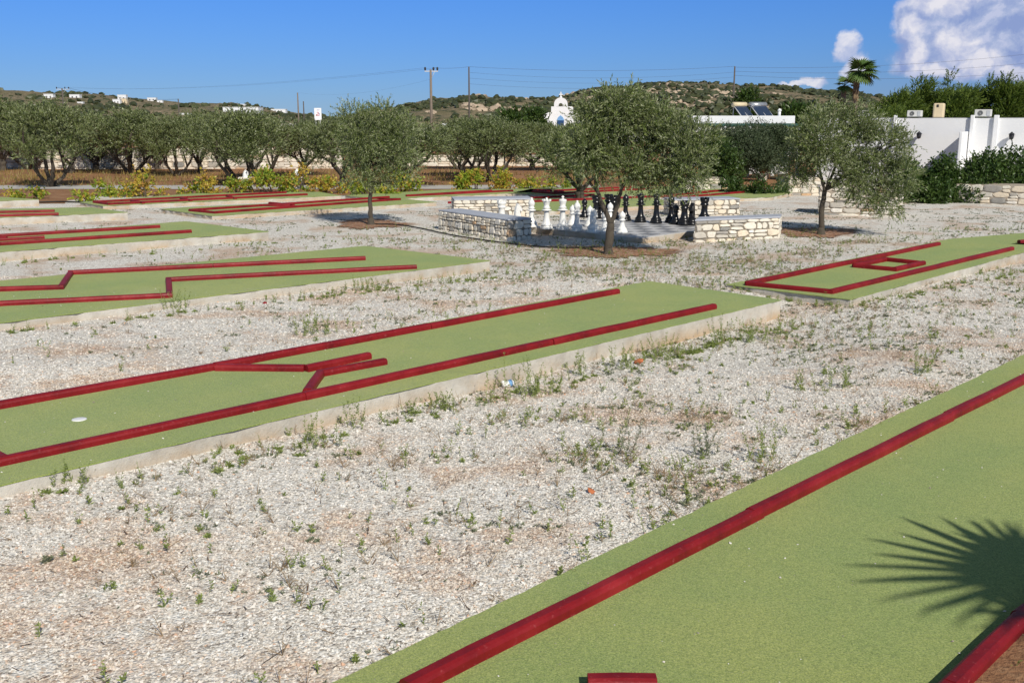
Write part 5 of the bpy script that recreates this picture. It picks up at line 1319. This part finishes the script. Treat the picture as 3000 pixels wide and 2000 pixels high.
# larger weeds one can point to
for i, (px, py, h, nst, m, lab) in enumerate([
    (1040, 1250, .36, 5, 'weed_green', 'single tall weed against the slab below the funnel of red boards'), (1215, 1215, .2, 5, 'weed_green', 'short weed at the slab foot left of the olive-shaped one'),
    (1310, 1195, .17, 6, 'weed_green', 'low round weed by the slab between two taller ones'), (940, 1300, .2, 9, 'weed_green', 'leafy weed left of the single tall weed at the slab'),
    (1435, 1170, .3, 4, 'weed_green', 'upright weed just left of the crushed can'), (1540, 1145, .34, 14, 'weed_green', 'large weed clump right of the crushed can'), (1590, 1140, .26, 10, 'weed_green', 'dense low half of the large clump by the can'),
    (1700, 1090, .26, 6, 'weed_green', 'weed at the slab between the can and the brick fragment'), (1810, 1070, .24, 12, 'weed_green', 'broad green weed just left of the brick fragment'),
    (1950, 1030, .24, 10, 'weed_green', 'spreading weed right of the brick fragment'), (2110, 990, .34, 7, 'weed_green', 'tall thin weed near the right end of the middle lane'),
    (2200, 985, .26, 16, 'weed_green', 'bright bushy weed at the right end of the middle lane'), (915, 1000, .26, 18, 'weed_green', 'bushy weed behind the middle lane, above the funnel boards'),
    (508, 915, .24, 9, 'weed_green', 'weed at the jog of the zigzag lane'), (1060, 855, .2, 14, 'weed_green', 'wide weed patch along the zigzag lane slab'), (232, 1430, .15, 5, 'weed_green', 'dull weed at the left slab foot'),
    (1325, 622, .3, 9, 'weed_green', 'yellow-green tuft left of the rear stone bench'), (2700, 1110, .24, 9, 'weed_green', 'weed clump near the right middle of the gravel'),
    (2470, 1155, .24, 8, 'weed_green', 'weed clump left of the one near the right edge'), (1820, 1370, .34, 7, 'weed_dark', 'thin wiry weed in the open gravel'), (2060, 1370, .3, 7, 'weed_dark', 'second wiry weed nearer the lane edge'),
    (2230, 1380, .24, 9, 'weed_green', 'weed beside the nearest lane edge'), (2350, 1160, .2, 6, 'weed_green', 'small upright weed in the upper right gravel'), (143, 1668, .04, 2, 'weed_dark', 'tiny dark green plant at lower left')]):
    p = at(px, py, .05); z = g1(p.x, p.y); rs = np.random.RandomState(700 + i); t = thing('weed', (p.x, p.y, z), lab, 'weed', 'larger weeds in the gravel')
    w_ = .03 + .012 * nst
    parts = [sprig_np(rs, np.array([rs.normal() * w_ * .5, rs.normal() * w_ * .4, 0]), h, 46, 1., .030 if h > .1 else .03, .0065, .26, 1) for _ in range(nst)]
    V, Fq, T = merge(parts); link('leaves', npmesh('leaves', V, Fq, MATS[m], tone=T), t)
# dry grass under the orchard
rs = np.random.RandomState(77); n = 9000
y = rs.uniform(36.4, 47, n); x = rs.uniform(-.56, .16, n) * y; k = vnoise(x + 99, y * 2 + 99, 1.3, 44) > .42; x, y = x[k], y[k]; n = len(x)
h = rs.uniform(.06, .24, n); a = rs.uniform(0, 6.28, n); dx, dy = np.cos(a) * .02, np.sin(a) * .02; lx, ly = rs.normal(size=n) * .06, rs.normal(size=n) * .06
V = np.stack([np.stack([x - dx, y - dy, 0 * x], 1), np.stack([x + dx, y + dy, 0 * x], 1), np.stack([x + lx, y + ly, h], 1)], 1).reshape(-1, 3)
tag(link('dry_grass', npmesh('dry_grass', V, np.arange(n * 3).reshape(n, 3), MATS['dry_grass_blade'], tone=np.repeat(rs.rand(n), 3))), 'dry yellow grass under the orchard olives', 'grass', kind='stuff')

# small chips and leaf bits lying on the felt of the nearer lanes
rs = np.random.RandomState(123); y = np.sqrt(rs.uniform(2.6 ** 2, 13. ** 2, 1500)); x = rs.uniform(-.6, .6, 1500) * y
k = inside(x, y, LANE_POLY[0]) | inside(x, y, LANE_POLY[1]) | inside(x, y, LANE_POLY[2]); x, y = x[k], y[k]; r_ = .0025 + .006 * rs.rand(len(x)) ** 2
tn = np.where(rs.rand(len(x)) < .45, .02, .75)
tag(link('debris', rocks('debris', np.stack([x, y, FELT + r_ * .4], 1), r_, .5, MATS['stone_chips'], rs, tn, base=(OCT_V, OCT_F))), 'tiny chips and bits of leaf lying on the green felt', 'debris', kind='stuff')

# dry litter: short dark twiglets and leaf crumbs lying between the chips
rs = np.random.RandomState(321); x, y = grav_pts(16000, 2.6, 20, rs); k = rs.rand(len(x)) < np.clip(vnoise(x + 20, y + 20, .8, 5) * 1.4 - .1, .1, 1); x, y = x[k], y[k]; n = len(x)
a = rs.uniform(0, 6.28, n); L = rs.uniform(.008, .05, n) * (1 + (rs.rand(n) < .03) * 3); w = rs.uniform(.0012, .0035, n); z = gz(x, y) + rs.uniform(.006, .013, n)
dx, dy = np.cos(a), np.sin(a); zz = z + rs.uniform(0, .012, n)
V = np.stack([np.stack([x - dy * w, y + dx * w, z], 1), np.stack([x + dy * w, y - dx * w, z], 1), np.stack([x + dx * L + dy * w, y + dy * L - dx * w, zz], 1), np.stack([x + dx * L - dy * w, y + dy * L + dx * w, zz], 1)], 1).reshape(-1, 3)
tag(link('dry_litter', npmesh('dry_litter', V, np.arange(n * 4).reshape(n, 4), MATS['twig'])), 'dark dry twiglets and crumbs of leaf lying among the stone chips', 'litter', kind='stuff')
